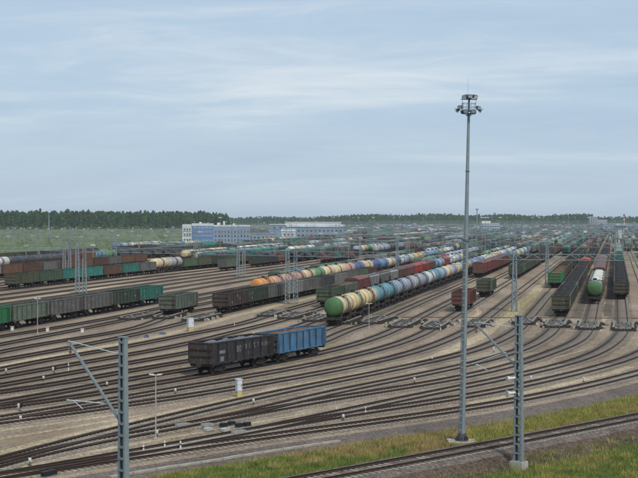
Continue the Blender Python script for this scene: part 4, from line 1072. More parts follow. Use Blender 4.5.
for i in range(10):
    a = i * math.pi / 5; b.bar((.93 * math.cos(a), .93 * math.sin(a), HT - .8), (.93 * math.cos(a), .93 * math.sin(a), HT + .25), .04)
    a2 = a + math.pi / 5
    for zz in (HT - .3, HT + .22): b.bar((.93 * math.cos(a), .93 * math.sin(a), zz), (.93 * math.cos(a2), .93 * math.sin(a2), zz), .035)
for i in range(6):
    a = i * math.pi / 3; b.bar((.25 * math.cos(a), .25 * math.sin(a), HT - 1.5), (.85 * math.cos(a), .85 * math.sin(a), HT - .85), .06)
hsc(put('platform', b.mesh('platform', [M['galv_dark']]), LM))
b = MB(); b.cyl((0, 0, HT - .8), (0, 0, HT + 1.3), .13, n=10); b.box((0, 0, HT + .75), (2.1, .7, .08)); b.box((.1, 0, HT + 1.2), (1.3, .75, .34))
for x in (-.9, .9): b.bar((x, -.3, HT - .5), (x, -.3, HT + .75), .05)
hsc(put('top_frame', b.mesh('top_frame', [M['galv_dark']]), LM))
b = MB(); b.cyl((-.1, 0, HT + .7), (-.1, 0, HT + 2.0), .011, .006, n=6); put('lightning_rod', b.mesh('lightning_rod', [M['galv']]), LM)
fl = MB(); fl.box((0, 0, 0), (.62, .3, .46)); fl.prism([(-.31, -.15), (.31, -.15), (.2, -.32), (-.2, -.32)], -.2, .2, plane='xy'); fl.bar((-.34, .05, 0), (-.34, .05, -.35), .04); fl.bar((.34, .05, 0), (.34, .05, -.35), .04); fl.bar((-.34, .05, -.35), (.34, .05, -.35), .04)
gl = MB(); gl.box((0, .16, 0), (.54, .02, .38)); FL, GL = fl.mesh('floodlight', [M['galv_dark']]), gl.mesh('lamp_glass', [M['lens']])
for i, (x, y, z, rz, tilt) in enumerate(((-1.55, .1, -.75, 100, 30), (1.55, -.1, -.75, -95, 30), (-1.25, -.5, -.35, 140, 25), (1.25, -.55, -.4, -140, 25), (-.5, -1.0, -.95, 170, 35), (.45, -1.05, -.95, -170, 35), (.75, .85, -.9, -40, 35), (-.7, .9, -.9, 40, 35),
                                         (-.65, -.3, 1.05, 150, 25), (.1, -.45, 1.12, 180, 25), (.8, -.3, 1.12, -150, 25), (.0, .45, 1.1, 0, 25))):
    f = put('floodlight', FL, LM, (x * HS, y * HS, HT + z * HS)); f.scale = (HS * 1.0, HS * 1.0, HS * .8); f.rotation_euler = (R(-tilt), 0, R(rz)); put('lamp_glass', GL, f)
for s_ in (-1, 1):
    b = MB(); b.bar((s_ * .9, 0, HT - .62), (s_ * 2.0, -.05, HT - .5), .05); hsc(put('side_arm', b.mesh('side_arm', [M['galv_dark']]), LM))

# contact and carrier wire over the nearest track
fw = empty('overhead_wires'); tag(fw, 'thin overhead wires above the single track in the grass', 'overhead wires')
cu_pts = TR['front'].line(0, 3.0)
for nm, z, sag in (('contact_wire', 6.4 + .8, .0), ('carrier_wire', 8.9, 1.1)):
    b = MB()
    for i in range(len(cu_pts) - 1):
        q0, q1 = i / (len(cu_pts) - 1), (i + 1) / (len(cu_pts) - 1)
        f = lambda q: z - sag * (1 - abs(2 * ((q * 2.0) % 1) - 1) ** 2)
        b.bar((cu_pts[i][0], cu_pts[i][1], f(q0)), (cu_pts[i + 1][0], cu_pts[i + 1][1], f(q1)), .012)
    put(nm, b.mesh(nm, [M['wire']]), fw)

# ------------------------------------------------------------------ gantries over the yard
def lattice(b, x, y, h, w=.8, step=1.0, t_=.085, z0=0.0, taper=.6):
    c = [(-1, -1), (1, -1), (1, 1), (-1, 1)]
    def P(i, z):
        q = (z - z0) / h; ww = w * (1 - (1 - taper) * q) / 2
        return (x + c[i][0] * ww, y + c[i][1] * ww, z)
    for i in range(4): b.bar(P(i, z0), P(i, z0 + h), t_, t_)
    n = max(2, int(h / step))
    for k in range(n):
        za, zb = z0 + h * k / n, z0 + h * (k + 1) / n
        for i in range(4):
            j = (i + 1) % 4
            b.bar(P(i, za), P(j, zb) if k % 2 else P(j, zb), t_ * .55); b.bar(P(i, zb), P(j, zb), t_ * .5)
def beam_truss(b, p0, p1, z, h=1.0, d=.7, step=1.6, t_=.08):
    p0 = Vector((p0[0], p0[1], 0)); p1 = Vector((p1[0], p1[1], 0)); u = (p1 - p0); L = u.length; u /= L; nn = Vector((-u.y, u.x, 0)) * d / 2
    Z0, Z1 = Vector((0, 0, z)), Vector((0, 0, z + h))
    for zz in (Z0, Z1):
        for s_ in (-1, 1): b.bar(p0 + nn * s_ + zz, p1 + nn * s_ + zz, t_)
    n = int(L / step)
    for k in range(n):
        a, c_ = p0 + u * (L * k / n), p0 + u * (L * (k + 1) / n)
        for s_ in (-1, 1):
            if k % 2: b.bar(a + nn * s_ + Z0, c_ + nn * s_ + Z1, t_ * .6)
            else: b.bar(a + nn * s_ + Z1, c_ + nn * s_ + Z0, t_ * .6)
        b.bar(a + nn + Z1, a - nn + Z1, t_ * .6)
def gantry(legs, zb, label, far=False, pair=True, hleg=None):
    root = empty('catenary_gantry', (legs[0][0], legs[0][1], 0)); tag(root, label, 'gantry', 'catenary gantries spanning the yard')
    ox, oy = legs[0]
    for i, (x, y) in enumerate(legs):
        for off in ((-.8, .8) if pair and not (20 < x < 60) else (0,)):
            b = MB()
            if far: lattice(b, 0, 0, zb + 3.0, .7, 2.2, .13)
            else: lattice(b, 0, 0, zb + (1.6 if off <= 0 else 1.0), .9, .8, .15)
            put('lattice_leg', b.mesh('lattice_leg', [M['galv']]), root, (x - ox + off * UY, y - oy - off * UX * 0, 0))
        if i and far:
            b = MB(); x0, y0 = legs[i - 1]
            for zz in (zb + 1.9, zb + 2.8): b.bar((x0 - ox, y0 - oy, zz), ((x + x0) / 2 - ox, (y + y0) / 2 - oy, zz - .5), .07); b.bar(((x + x0) / 2 - ox, (y + y0) / 2 - oy, zz - .5), (x - ox, y - oy, zz), .07)
            o = put('cross_wires', b.mesh('cross_wires', [M['galv']]), root); o['kind'] = 'stuff'
        if i:
            b = MB(); x0, y0 = legs[i - 1]
            if far: beam_truss(b, (x0 - ox, y0 - oy), (x - ox, y - oy), zb, .9, .5, 3.0, .13)
            else: beam_truss(b, (x0 - ox, y0 - oy), (x - ox, y - oy), zb, 1.0, .7, 1.6, .10)
            put('beam', b.mesh('beam', [M['galv']]), root)
            if not far:
                ins = MB(); n = int(math.hypot(x - x0, y - y0) / 5.3)
                for k in range(1, n):
                    q = k / n; xx, yy = x0 - ox + (x - x0) * q, y0 - oy + (y - y0) * q
                    ins.cyl((xx, yy, zb), (xx, yy, zb - 1.1), .03, n=5)
                    for m in range(3): ins.cyl((xx, yy, zb - .3 - .18 * m), (xx, yy, zb - .36 - .18 * m), .12, n=7)
                    ins.bar((xx - .9, yy, zb - 1.1), (xx + .9, yy, zb - 1.1), .05)
                o = put('insulators', ins.mesh('insulators', [M['insulator']]), root); o['kind'] = 'stuff'
def g2(px, py): p = at(px, py); return (p.x, p.y)
gantry([(-104, 366), g2(81, 293.5), g2(291.5, 304), g2(514.5, 311.5), (80, 247)], 9.4, 'grey lattice gantry nearest the viewer, crossing above the pair of yard rows')
gantry([(-130, 452), (-76, 431), g2(241, 277), (22, 402), (57.8, 362), (108, 330)], 9.6, 'grey lattice gantry behind the nearest one, its leg beside the lone green-grey wagon')
for i, (s_, sp) in enumerate(((505, 30), (600, 30), (690, 30), (800, 32), (930, 32), (1080, 34), (1260, 38), (1480, 44), (1800, 70), (2300, 80))):
    lg = []
    p = (-330 if s_ < 640 else (-224 if s_ < 1400 else -420)) + 3 * i
    while p < (50, 50, 55, 60, 60, 60, 60, 60, 70, 80)[i]:
        v = yard(s_ + rnd.uniform(-6, 6), p); lg.append((v.x, v.y)); p += sp
    gantry(lg, 10.0, ('third', 'fourth', 'fifth', 'sixth', 'seventh', 'eighth', 'ninth', 'tenth', 'eleventh', 'farthest')[i] + ' grey gantry row across the far sidings, counted from the viewer', far=True, pair=False)

# slender light poles
def lamp_post(loc, h, label, group=None, heads=2, rz=0.0, big=1.0):
    r = empty('lamp_post', loc, rz); tag(r, label, 'lamp post', group)
    b = MB(); b.cyl((0, 0, 0), (0, 0, h), .06 * big, .04 * big, n=8); b.box((0, 0, .1), (.26, .26, .2)); put('pole', b.mesh('pole', [M['concrete']]), r)
    b = MB(); b.bar((-.4 * big, 0, h + .02), (.4 * big, 0, h + .02), .05); put('crossarm', b.mesh('crossarm', [M['light_grey']]), r)
    for s_ in ((-1, 1) if heads == 2 else (1,)):
        b = MB(); b.prism([(s_ * .12, h - .02), (s_ * .5, h + .06), (s_ * .5, h + .12), (s_ * .12, h + .1)], -.11 * big, .11 * big); put('lamp_head', b.mesh('lamp_head', [M['white_paint']]), r)
def lp(px, py, pytop, label, **k):
    p = at(px, py); h = HCAM - (pytop - YH) * p.y / FPX; lamp_post((p.x, p.y, 0), h, label, 'low lamp posts among the tracks', **k)
lp(155.8, 440, 375.5, 'slender pale lamp post with two heads beside the tracks right of the left mast')
lp(37.5, 334, 299, 'slender pale lamp post in front of the left gondola train', rz=.3)
lp(369, 328.5, 304, 'short pale lamp post in front of the long tank train', rz=-.3)
lp(613.5, 334, 312, 'short pale lamp post between the two rail brakes at right', rz=-.3) if False else None
FARLAMP = MB(); FARLAMP.cyl((0, 0, 0), (0, 0, 1), .1, n=6)
# lamp posts in the left field and far sidings: a white head each
rowsL = [(228.6, [(8, 1), (15, 0), (21, 1), (24, 0), (30, 1), (36, 1), (48, 1), (52, 0), (62, 1), (65, 0), (73, 1), (76, 0), (84, 1), (88, 0), (99, 1), (108, 0), (116, 1), (133, 0), (151, 1), (166, 0), (173, 1)], 980),
         (236.3, [(8, 1), (33, 1), (57, 1), (81, 1), (118, 1), (139, 1), (166, 1)], 690), (232, [(112, 1), (132, 1), (152, 1), (168, 0)], 830), (245.5, [(26, 1), (93, 1)], 500)]
fi = 0
for yy, xs, d in rowsL:
    for px, jj in xs:
        dd_ = d + rnd.uniform(-40, 40); x = (px - CX) / FPX * dd_; h = HCAM - (yy + rnd.uniform(-.8, .8) - YH) * dd_ / FPX
        r = empty('yard_lamp', (x, dd_, 0), rnd.uniform(-.3, .3)); tag(r, 'thin far lamp post with a white head, %s %s' % ({980: 'highest row', 690: 'middle row', 830: 'second row', 500: 'lowest row'}[d], where(Vector((x, dd_, 0)))), 'lamp post', 'white-headed lamp posts, %s %s' % ({980: 'highest row', 690: 'middle row', 830: 'second row', 500: 'lowest row'}[d], where(Vector((x, dd_, 0)))))
        b = MB(); b.cyl((0, 0, 0), (0, 0, h), .15, .11, n=6); put('pole', b.mesh('pole', [M['galv']]), r)
        b = MB(); w = .55 + .25 * jj; b.prism([(-w, h), (w, h - .05), (w * .75, h + .42), (-w * .8, h + .36)], -.35, .35); put('lamp_head', b.mesh('lamp_head', [M['white_paint']]), r)
for i in range(190):
    d = rnd.uniform(480, 1500) if i < 120 else rnd.uniform(1300, 2900); px = rnd.uniform(190, 640); x = (px - CX) / FPX * d; h = rnd.choice([11, 12, 12, 14, 17])
    if 440 < px < 480: continue
    r = empty('yard_lamp', (x, d, 0), rnd.uniform(-.3, .3)); tag(r, 'thin grey lamp post among wagons, %s %s' % (depth_word(d), where(Vector((x, d, 0)))), 'lamp post', 'grey lamp posts, %s %s' % (depth_word(d), where(Vector((x, d, 0)))))
    b = MB(); b.cyl((0, 0, 0), (0, 0, h), .12, .08, n=6); put('pole', b.mesh('pole', [M['galv']]), r)
    b = MB(); b.box((0, 0, h), (1.2, .4, .25)); put('lamp_head', b.mesh('lamp_head', [M['light_grey']]), r)
for px, d, h, lb in ((477, 1450, 25, 'tall thin grey mast right of the light mast, far off'), (592, 1700, 20, 'tall thin grey mast before the far grey block'), (49, 1500, 21, 'tall thin grey mast before the left forest')):
    r = empty('far_mast', ((px - CX) / FPX * d, d, 0)); tag(r, lb, 'mast'); b = MB(); b.cyl((0, 0, 0), (0, 0, h), .8, .45, n=8); put('shaft', b.mesh('shaft', [M['galv']]), r)
    b = MB(); b.box((0, 0, h + .3), (2.6, 1.6, .9)); put('lamp_frame', b.mesh('lamp_frame', [M['galv_dark']]), r)

# ------------------------------------------------------------------ small things by the tracks
def cabinet(px, py, w, d, h, label, legs=True, rz=.5):
    p = at(px, py); r = empty('relay_cabinet', (p.x, p.y, 0), rz); tag(r, label, 'cabinet', 'relay cabinets beside the tracks'); z0 = .55 if legs else .12
    b = MB(); b.box((0, 0, (z0 + h) / 2), (w, d, h - z0)); b.box((0, 0, h + .03), (w + .1, d + .1, .07)); put('case', b.mesh('case', [M['light_grey']]), r)
    b = MB(); b.box((0, -d / 2 - .012, (z0 + h) / 2), (w * .86, .03, (h - z0) * .86)); o = put('door', b.mesh('door', [M['light_grey']]), r)
    b = MB(); b.box((w * .3, -d / 2 - .045, (z0 + h) / 2), (.05, .04, .16)); put('handle', b.mesh('handle', [M['dark_steel']]), o)
    b = MB(); b.box((0, 0, z0 / 2), (w * .92, d * .9, z0 - .01)) if legs else b.box((0, 0, .05), (w * 1.1, d * 1.1, .1))
    put('plinth', b.mesh('plinth', [M['yellow'] if legs else M['concrete']]), r)
cabinet(238.8, 397, .5, .45, 1.66, 'white relay cabinet on a yellow plinth in front of the black wagon')
cabinet(190.3, 331, .85, .7, 1.9, 'white relay cabinet by the rail brake below the lone green-grey wagon')
def signal(px, py, label, h=.75, two=False, grp='dwarf signals among the tracks', top='white_paint'):
    p = at(px, py); r = empty('dwarf_signal', (p.x, p.y, 0), rnd.uniform(-.4, .4)); r.scale = (.56, .56, .66); tag(r, label, 'signal', grp)
    b = MB(); b.cyl((0, 0, 0), (0, 0, h * .55), .06, n=7); b.box((0, 0, .04), (.36, .36, .09)); put('post', b.mesh('post', [M['dark_steel']]), r)
    for k in range(2 if two else 1):
        x = (k - .5) * .45 if two else 0
        b = MB(); b.box((x, 0, h * .75), (.34, .24, h * .5)); b.cyl((x, -.12, h * .82), (x, -.26, h * .84), .1, n=8); hd = put('head', b.mesh('head', [M['black'] if two and k else M[top]]), r)
        b = MB(); b.cyl((x, -.125, h * .82), (x, -.14, h * .82), .08, n=8); put('lens', b.mesh('lens', [M['lens']]), hd)
SIGS = [(6, 373.5, 'leftmost dwarf signal, white-headed, at the left edge', 0), (43.5, 381, 'white-headed dwarf signal left of the bracket of the left mast', 0), (54.3, 373, 'dark and white dwarf signal above the bracket of the left mast', 1), (20, 411, 'dark twin-headed dwarf signal at lower left', 1),
        (20.5, 422, 'small white dwarf signal below the twin-headed one', 0), (30, 465.5, 'white dwarf signal between the two lowest turnouts at left', 0), (107, 387, 'white dwarf signal just left of the left mast', 0), (157, 436.5, 'small white dwarf signal by the slender lamp post', 0), (175.4, 393.8, 'white dwarf signal right of the slender lamp post', 0),
        (253.5, 404.5, 'white dwarf signal right of the yellow-footed cabinet', 0), (343.3, 420.5, 'white square dwarf signal above the green grass', 0), (414.5, 382.5, 'white dwarf signal between middle tracks left of the light mast', 0), (432, 361, 'small dwarf signal beside the sandy path', 0), (493.6, 352.3, 'dark dwarf signal between the light mast and right mast', 1),
        (531, 382, 'dark dwarf signal just right of the right mast', 1), (583.5, 382, 'small dwarf signal between the two outermost tracks at right', 0)]
for px, py, lb, tw in SIGS: signal(px, py, lb, .8 if not tw else 1.0, bool(tw) and px < 60)
def marker(px, py, h, label):
    p = at(px, py); r = empty('marker_post', (p.x, p.y, 0)); tag(r, label, 'marker post', 'white marker posts among the tracks')
    b = MB(); b.cyl((0, 0, 0), (0, 0, h), .07, .06, n=8); b.cyl((0, 0, h), (0, 0, h + .04), .075, .02, n=8); put('post', b.mesh('post', [M['white_paint']]), r)
    b = MB(); b.cyl((0, 0, h * .55), (0, 0, h * .72), .075, n=8); put('band', b.mesh('band', [M['dark_steel']]), r)
for px, py, h, lb in ((68.5, 372, .95, 'white marker post under the bracket of the left mast'), (365.5, 413.5, .6, 'white marker post on the turnout above the dry grass'), (336.5, 412, .35, 'low white marker left of the white square signal'), (143.5, 450.5, .35, 'first low white marker on the lowest turnout'), (164.6, 446.6, .4, 'second low white marker on the lowest turnout'),
                      (180.5, 449.5, .6, 'white marker post on the lowest turnout'), (450.7, 310, .8, 'white marker post left of the lone red-brown wagon'), (234.5, 326, .7, 'white marker post above the black wagon'), (440.5, 330.5, .9, 'white marker post at the rail brake left of the light mast')): marker(px, py, h, lb)
def point_machine(px, py, label, rz, dark=True):
    p = at(px, py); r = empty('point_machine', (p.x, p.y, 0), rz); r.scale = (.58, .58, .62) if dark else (.7, .62, .5); tag(r, label, 'point machine', 'point machines at the turnouts')
    b = MB(); b.prism([(-.5, .08), (.5, .08), (.5, .48), (.36, .58), (-.36, .58), (-.5, .48)], -.32, .32); put('case', b.mesh('case', [M['black' if dark else 'old_white']]), r)
    b = MB(); b.box((0, 0, .04), (1.3, .8, .08)); put('base_plate', b.mesh('base_plate', [M['galv_dark']]), r)
    b = MB(); b.cyl((0, .3, .2), (0, 1.5, .2), .035, n=6); b.cyl((.2, .3, .2), (.2, 1.5, .2), .025, n=6); put('drive_rod', b.mesh('drive_rod', [M['galv_dark']]), r)
PMS = [(223.5, 427, 'black point machine, leftmost of four beside the white-covered turnout', 1), (231.5, 425.3, 'black point machine, second of four beside the turnout', 1), (239, 427.2, 'black point machine, third of four beside the turnout', 1), (247, 426.2, 'black point machine, rightmost of four beside the turnout', 1),
       (208.5, 431, 'pale grey point machine left of the four black ones', 0), (225.5, 431.5, 'pale grey point machine in front of the leftmost black ones', 0), (46, 476.5, 'dark point machine at the bottom edge on the left', 1), (52, 475, 'second dark point machine at the bottom edge on the left', 1)]
for px, py, lb, dk in PMS: point_machine(px, py, lb, R(50), bool(dk))
def slat_cover(px, py, label, rz, n=8):
    p = at(px, py); r = empty('point_cover', (p.x, p.y, 0.02), rz); r.scale = (.62, .62, .7); tag(r, label, 'point cover', 'white slatted covers at the turnouts')
    me = MB(); me.prism([(-.06, .0), (.06, .0), (.02, .34), (-.05, .34)], -.5, .5); me = me.mesh('slat', [M['old_white']])
    for k in range(n): put('slat', me, r, (k * .24, 0, .04), rnd.uniform(-.15, .15))
    b = MB(); b.box((n * .12 - .12, 0, .03), (n * .25, .25, .06)); put('tray', b.mesh('tray', [M['galv_dark']]), r)
slat_cover(177.5, 427.3, 'white slatted point cover left of the point machines', R(44)); slat_cover(234, 434.6, 'white slatted point cover in front of the black point machines', R(44))
slat_cover(203.5, 427.2, 'white slatted point cover beside the pale point machine', R(44), 6)
for px, py, lb in ((12.3, 331.5, 'first'), (47.5, 332.5, 'second'), (82.3, 333.5, 'third')):
    p = at(px, py); r = empty('brake_control_box', (p.x, p.y, 0), .2); tag(r, 'small pale brake control box below the left gondola train, %s from the left' % lb, 'control box', 'control boxes below the left train')
    r.scale = (.7, .7, .8); b = MB(); b.box((0, 0, .45), (.7, .55, .8)); b.prism([(-.42, .86), (.42, .86), (.3, 1.0), (-.3, 1.0)], -.32, .32); put('case', b.mesh('case', [M['concrete']]), r)
    b = MB(); b.box((0, -.29, .5), (.5, .03, .55)); put('door', b.mesh('door', [M['light_grey']]), r)
for px, py, w, lb in ((146.5, 337.3, .7, 'crumpled blue tarpaulin lying left of the rail brake by the small cabinet'), (163, 334.2, .9, 'flat blue tarpaulin lying beside the rail brake by the small cabinet')):
    p = at(px, py); b = MB(); n = 7; pts = [(w * (i / n - .5) + rnd.uniform(-.08, .08), 1.0 * (j / n - .5) + rnd.uniform(-.08, .08), .06 + rnd.uniform(0, .32) * (0 < i < n and 0 < j < n)) for i in range(n + 1) for j in range(n + 1)]
    b.add(pts, [(i * (n + 1) + j, (i + 1) * (n + 1) + j, (i + 1) * (n + 1) + j + 1, i * (n + 1) + j + 1) for i in range(n) for j in range(n)])
    tag(put('tarpaulin', b.mesh('tarpaulin', [M['tarp']]), None, (p.x, p.y, 0), rnd.uniform(0, 1)), lb, 'tarpaulin')

# ------------------------------------------------------------------ buildings
def win_grid(root, x0, x1, nx, zs, h, y, w, along='x', mat='b_glass', wall_x=0.0):
    me = MB(); me.box((0, 0, 0), (w, .12, h) if along == 'x' else (.12, w, h)); me = me.mesh('window', [M[mat]])
    fr = MB()
    for s_ in (-1, 1):
        fr.box((s_ * w / 2, 0, 0), (.18, .2, h + .2) if along == 'x' else (.2, .18, h + .2)) if along == 'x' else fr.box((0, s_ * w / 2, 0), (.2, .18, h + .2))
    fr.box((0, 0, -h / 2 - .05), (w, .22, .16) if along == 'x' else (.22, w, .16)); fr = fr.mesh('frame', [M['b_white']])
    for z in zs:
        for i in range(nx):
            q = x0 + (x1 - x0) * (i + .5) / nx
            o = put('window', me, root, (q, y, z) if along == 'x' else (wall_x, q, z)); put('frame', fr, o)
def place(px0, px1, pyb, rz=0.0):
    p0, p1 = at(px0, pyb), at(px1, pyb); return p0, p1
# depot block: white end wall, blue long front
D0 = 935.0
def bx(px, d): return (px - CX) / FPX * d
r = empty('depot_building', (bx(192, D0), D0, 0), R(3)); tag(r, 'blue-fronted depot block with a white end wall and white parapet', 'building')
W = (250 - 192) / FPX * D0; HB = 11.6
b = MB(); b.box((W * .18, 7, HB / 2), (W * .36, 14, HB)); put('tall_wing', b.mesh('tall_wing', [M['b_blue']]), r)
b = MB(); b.box((W * .68, 8, (HB - .6) / 2), (W * .64, 14, HB - .6)); put('long_wing', b.mesh('long_wing', [M['b_blue2']]), r)
b = MB(); b.box((W * .18, 7, HB + .7), (W * .37, 14.3, 1.6)); b.box((W * .68, 8, HB - .6 + .5), (W * .645, 14.3, 1.1)); put('parapet', b.mesh('parapet', [M['b_white']]), r)
b = MB(); b.box((-3.2, 9, (HB + .9) / 2), (6.4, 17, HB + .9)); ew = put('end_wall', b.mesh('end_wall', [M['b_white']]), r)
win_grid(ew, -5.6, -.6, 3, (2.4, 5.8, 9.2), 1.5, .42, .95)
win_grid(r, W * .02, W * .35, 5, (2.2, 5.0, 7.8, 10.4), 1.1, -.06, 1.5, mat='b_blue2')
win_grid(r, W * .38, W * .99, 11, (2.2, 4.9, 7.6), 1.2, .94, 1.4)
for x, w, h in ((W * .14, 1.6, 1.8), (W * .46, 2.2, 1.4), (W * .30, 2.0, .9), (W * .55, 1.2, 2.4), (W * .72, 1.5, .8)):
    b = MB(); b.box((x, 7, HB + .6 + h / 2), (w, 2.2, h)); put('roof_unit', b.mesh('roof_unit', [M['b_white']]), r)
r = empty('low_workshop', (bx(252, 985), 985, 0), R(3)); tag(r, 'low blue workshop standing between the depot block and the repair hall', 'building')
W = (274 - 252) / FPX * 985
b = MB(); b.box((W / 2, 6, 2.9), (W, 12, 5.8)); put('wall', b.mesh('wall', [M['b_blue2']]), r)
b = MB(); b.box((W / 2, 6, 6.0), (W + .6, 12.6, .5)); put('roof', b.mesh('roof', [M['b_grey']]), r); win_grid(r, .5, W - .5, 5, (3.2,), 1.3, -.06, 1.8)
D1 = 1120
r = empty('repair_hall', (bx(287, D1), D1, 0), R(-2)); tag(r, 'long pale-roofed repair hall with a raised rooflight behind the depot', 'building')
W = (344 - 287) / FPX * D1
b = MB(); b.box((W / 2, 14, 4.8), (W, 28, 9.6)); put('wall', b.mesh('wall', [M['b_blue2']]), r)
b = MB(); b.prism([(-.5, 9.6), (29, 9.6), (14, 11.4)], -.5, W + .5, plane='yz'); rf = put('roof', b.mesh('roof', [M['b_roof']]), r)
b = MB(); b.box((W * .45, 12, 11.9), (W * .98, 10, 2.4)); put('rooflight', b.mesh('rooflight', [M['b_roof']]), rf)
b = MB(); b.box((W * .45, 12, 13.25), (W, 11, .35)); put('rooflight_roof', b.mesh('rooflight_roof', [M['white_paint']]), rf)
win_grid(r, 1, W - 1, 13, (3.0, 6.4), 1.8, -.06, 2.2)
r = empty('side_hall', (bx(270, 1180), 1180, 0), 0); tag(r, 'grey-blue hall behind the workshop with a pale roof strip', 'building')
W = (322 - 270) / FPX * 1180; b = MB(); b.box((W / 2, 8, 5.5), (W, 16, 11)); put('wall', b.mesh('wall', [M['b_blue2']]), r); b = MB(); b.box((W / 2, 8, 11.2), (W + 1, 17, .6)); put('roof', b.mesh('roof', [M['b_white']]), r); win_grid(r, 1, W - 1, 8, (8.5,), 1.4, -.06, 2.6)
r = empty('white_hut', (bx(281.5, 960), 960, 0), 0); tag(r, 'small white house in front of the repair hall', 'building')
b = MB(); b.box((4.7, 4, 3.9), (9.4, 8, 7.8)); put('wall', b.mesh('wall', [M['b_white']]), r); b = MB(); b.prism([(-.4, 7.8), (8.4, 7.8), (4, 9.3)], -.3, 9.7, plane='yz'); put('roof', b.mesh('roof', [M['b_roof']]), r); win_grid(r, .8, 8.6, 3, (2.4, 5.6), 1.5, -.06, 1.2)
D2 = 1420
r = empty('office_block', (bx(481, D2), D2, 0), 0); tag(r, 'blue and white office block with a white top box, right of the light mast', 'building')
b = MB(); b.box((9.5, 7, 5.5), (19, 14, 11)); put('wall', b.mesh('wall', [M['b_blue2']]), r); b = MB(); b.box((5.5, 6, 12.2), (8.5, 8, 2.6)); put('top_box', b.mesh('top_box', [M['white_paint']]), r)
b = MB(); b.box((9.5, 7, 11.15), (19.6, 14.6, .4)); put('roof', b.mesh('roof', [M['b_white']]), r)
for z in (2.6, 5.4, 8.2):
    b = MB(); b.box((9.5, -.05, z + 1.2), (19.1, .2, .9)); put('white_band', b.mesh('white_band', [M['b_white']]), r)
win_grid(r, .6, 18.4, 7, (2.3, 5.1, 7.9), 1.1, -.07, 1.9)
r = empty('grey_block', (bx(590, 2600), 2600, 0), 0); tag(r, 'pale grey high block standing before the far treeline', 'building')
b = MB(); b.box((7, 8, 9), (14, 16, 18)); put('tower', b.mesh('tower', [M['b_grey']]), r); b = MB(); b.box((23, 8, 6.5), (17, 14, 13)); put('wing', b.mesh('wing', [M['b_grey']]), r); b = MB(); b.box((7, 8, 18.3), (15, 17, .7)); put('roof', b.mesh('roof', [M['b_roof']]), r); win_grid(r, 1, 13, 3, (4, 8, 12, 15.5), 1.8, -.06, 2.4)
r = empty('long_blue_hall', (bx(603, 2000), 2000, 0), 0); tag(r, 'low blue-grey hall at the right edge beneath the far treeline', 'building')
b = MB(); b.box((28, 10, 4.0), (56, 20, 8)); put('wall', b.mesh('wall', [M['b_blue2']]), r); b = MB(); b.box((28, 10, 8.2), (57, 21, .5)); put('roof', b.mesh('roof', [M['b_roof']]), r); win_grid(r, 1, 55, 10, (3.5,), 2.2, -.06, 3.6)
r = empty('chimney', (bx(624, 1750), 1750, 0), 0); tag(r, 'slim red and white banded chimney at the far right', 'chimney')
b = MB(); b.cyl((0, 0, 0), (0, 0, 19), 1.0, .75, n=12); put('shaft', b.mesh('shaft', [M['b_white']]), r)
for z in (6, 11, 16): b = MB(); b.cyl((0, 0, z), (0, 0, z + 2.2), 1.02 - z * .011, 1.0 - z * .013, n=12); put('red_band', b.mesh('red_band', [M['red']]), r)
b = MB(); b.cyl((0, 0, 19), (0, 0, 21), .9, .8, n=12); put('cap', b.mesh('cap', [M['black']]), r)
r = empty('control_tower', (bx(617, 1150), 1150, 0), 0); tag(r, 'pale yard control tower with a glazed top behind the teal wagons', 'building')
b = MB(); b.box((3.6, 4, 5), (4.4, 5, 10)); put('shaft', b.mesh('shaft', [M['b_white']]), r); b = MB(); b.box((3.6, 4, 9.6), (8.5, 7, 2.2)); put('glazed_top', b.mesh('glazed_top', [M['b_glass']]), r); b = MB(); b.box((3.6, 4, 10.9), (9.2, 7.6, .4)); put('roof', b.mesh('roof', [M['b_white']]), r)

# ------------------------------------------------------------------ woods, shrubs and grass
def leafmat(name, c0, c1, c2, sc=.35):
    k = NT(name); n = k.noise(k.pos(), sc, 5, .65); c = k.ramp(n, [(.3, c0), (.5, c1), (.72, c2)])
    return k.done(c, 0.9, spec=.1)
M['leaf_far'] = leafmat('forest_leaves', S(40, 64, 36), S(60, 86, 44), S(86, 108, 54), .12)
M['leaf_shrub'] = leafmat('shrub_leaves', S(58, 78, 44), S(80, 100, 54), S(118, 126, 66), .12)
M['trunk'] = simple('bark', S(92, 80, 70), .9)
def crowns(name, spots, mat, faces, label, cat, kind='stuff'):
    """many leaf clumps spread through each crown's volume"""
    V = []; F = []
    for x, y, h, w, conif in spots:
        n = faces; t_ = nrs.uniform(0, 1, n)
        if conif: z = h * (.08 + .92 * t_); rad = w * (1 - t_ * .94) * nrs.uniform(.35, 1.0, n)
        else:
            z = h * (.22 + .78 * t_); rad = w * np.sqrt(np.clip(1 - (2 * t_ - .95) ** 2, .05, 1)) * nrs.uniform(.45, 1.08, n)
        a = nrs.uniform(0, 2 * np.pi, n); px, py = x + rad * np.cos(a), y + rad * np.sin(a)
        s_ = h * nrs.uniform(.05, .11, n)
        for k in range(n):
            b_ = len(V); an = a[k] + nrs.uniform(-.9, .9); ca, sa = math.cos(an), math.sin(an); q = s_[k]
            tilt = nrs.uniform(-.2, .9)
            V += [(px[k] - sa * q, py[k] + ca * q, z[k] - q * .5), (px[k] + sa * q, py[k] - ca * q, z[k] - q * .5 + nrs.uniform(-.3, .3) * q), (px[k] + ca * tilt * q, py[k] + sa * tilt * q, z[k] + q * .9)]
            F.append((b_, b_ + 1, b_ + 2))
        b_ = len(V); tw = h * .018
        V += [(x - tw, y, 0), (x + tw, y, 0), (x, y, h * .8)]; F.append((b_, b_ + 1, b_ + 2))
    o = put(name, npmesh(name, V, F, mat)); tag(o, label, cat, None, kind); return o
sp = []
def edge_d(px): return 2000 + (px / 225.0) * 250
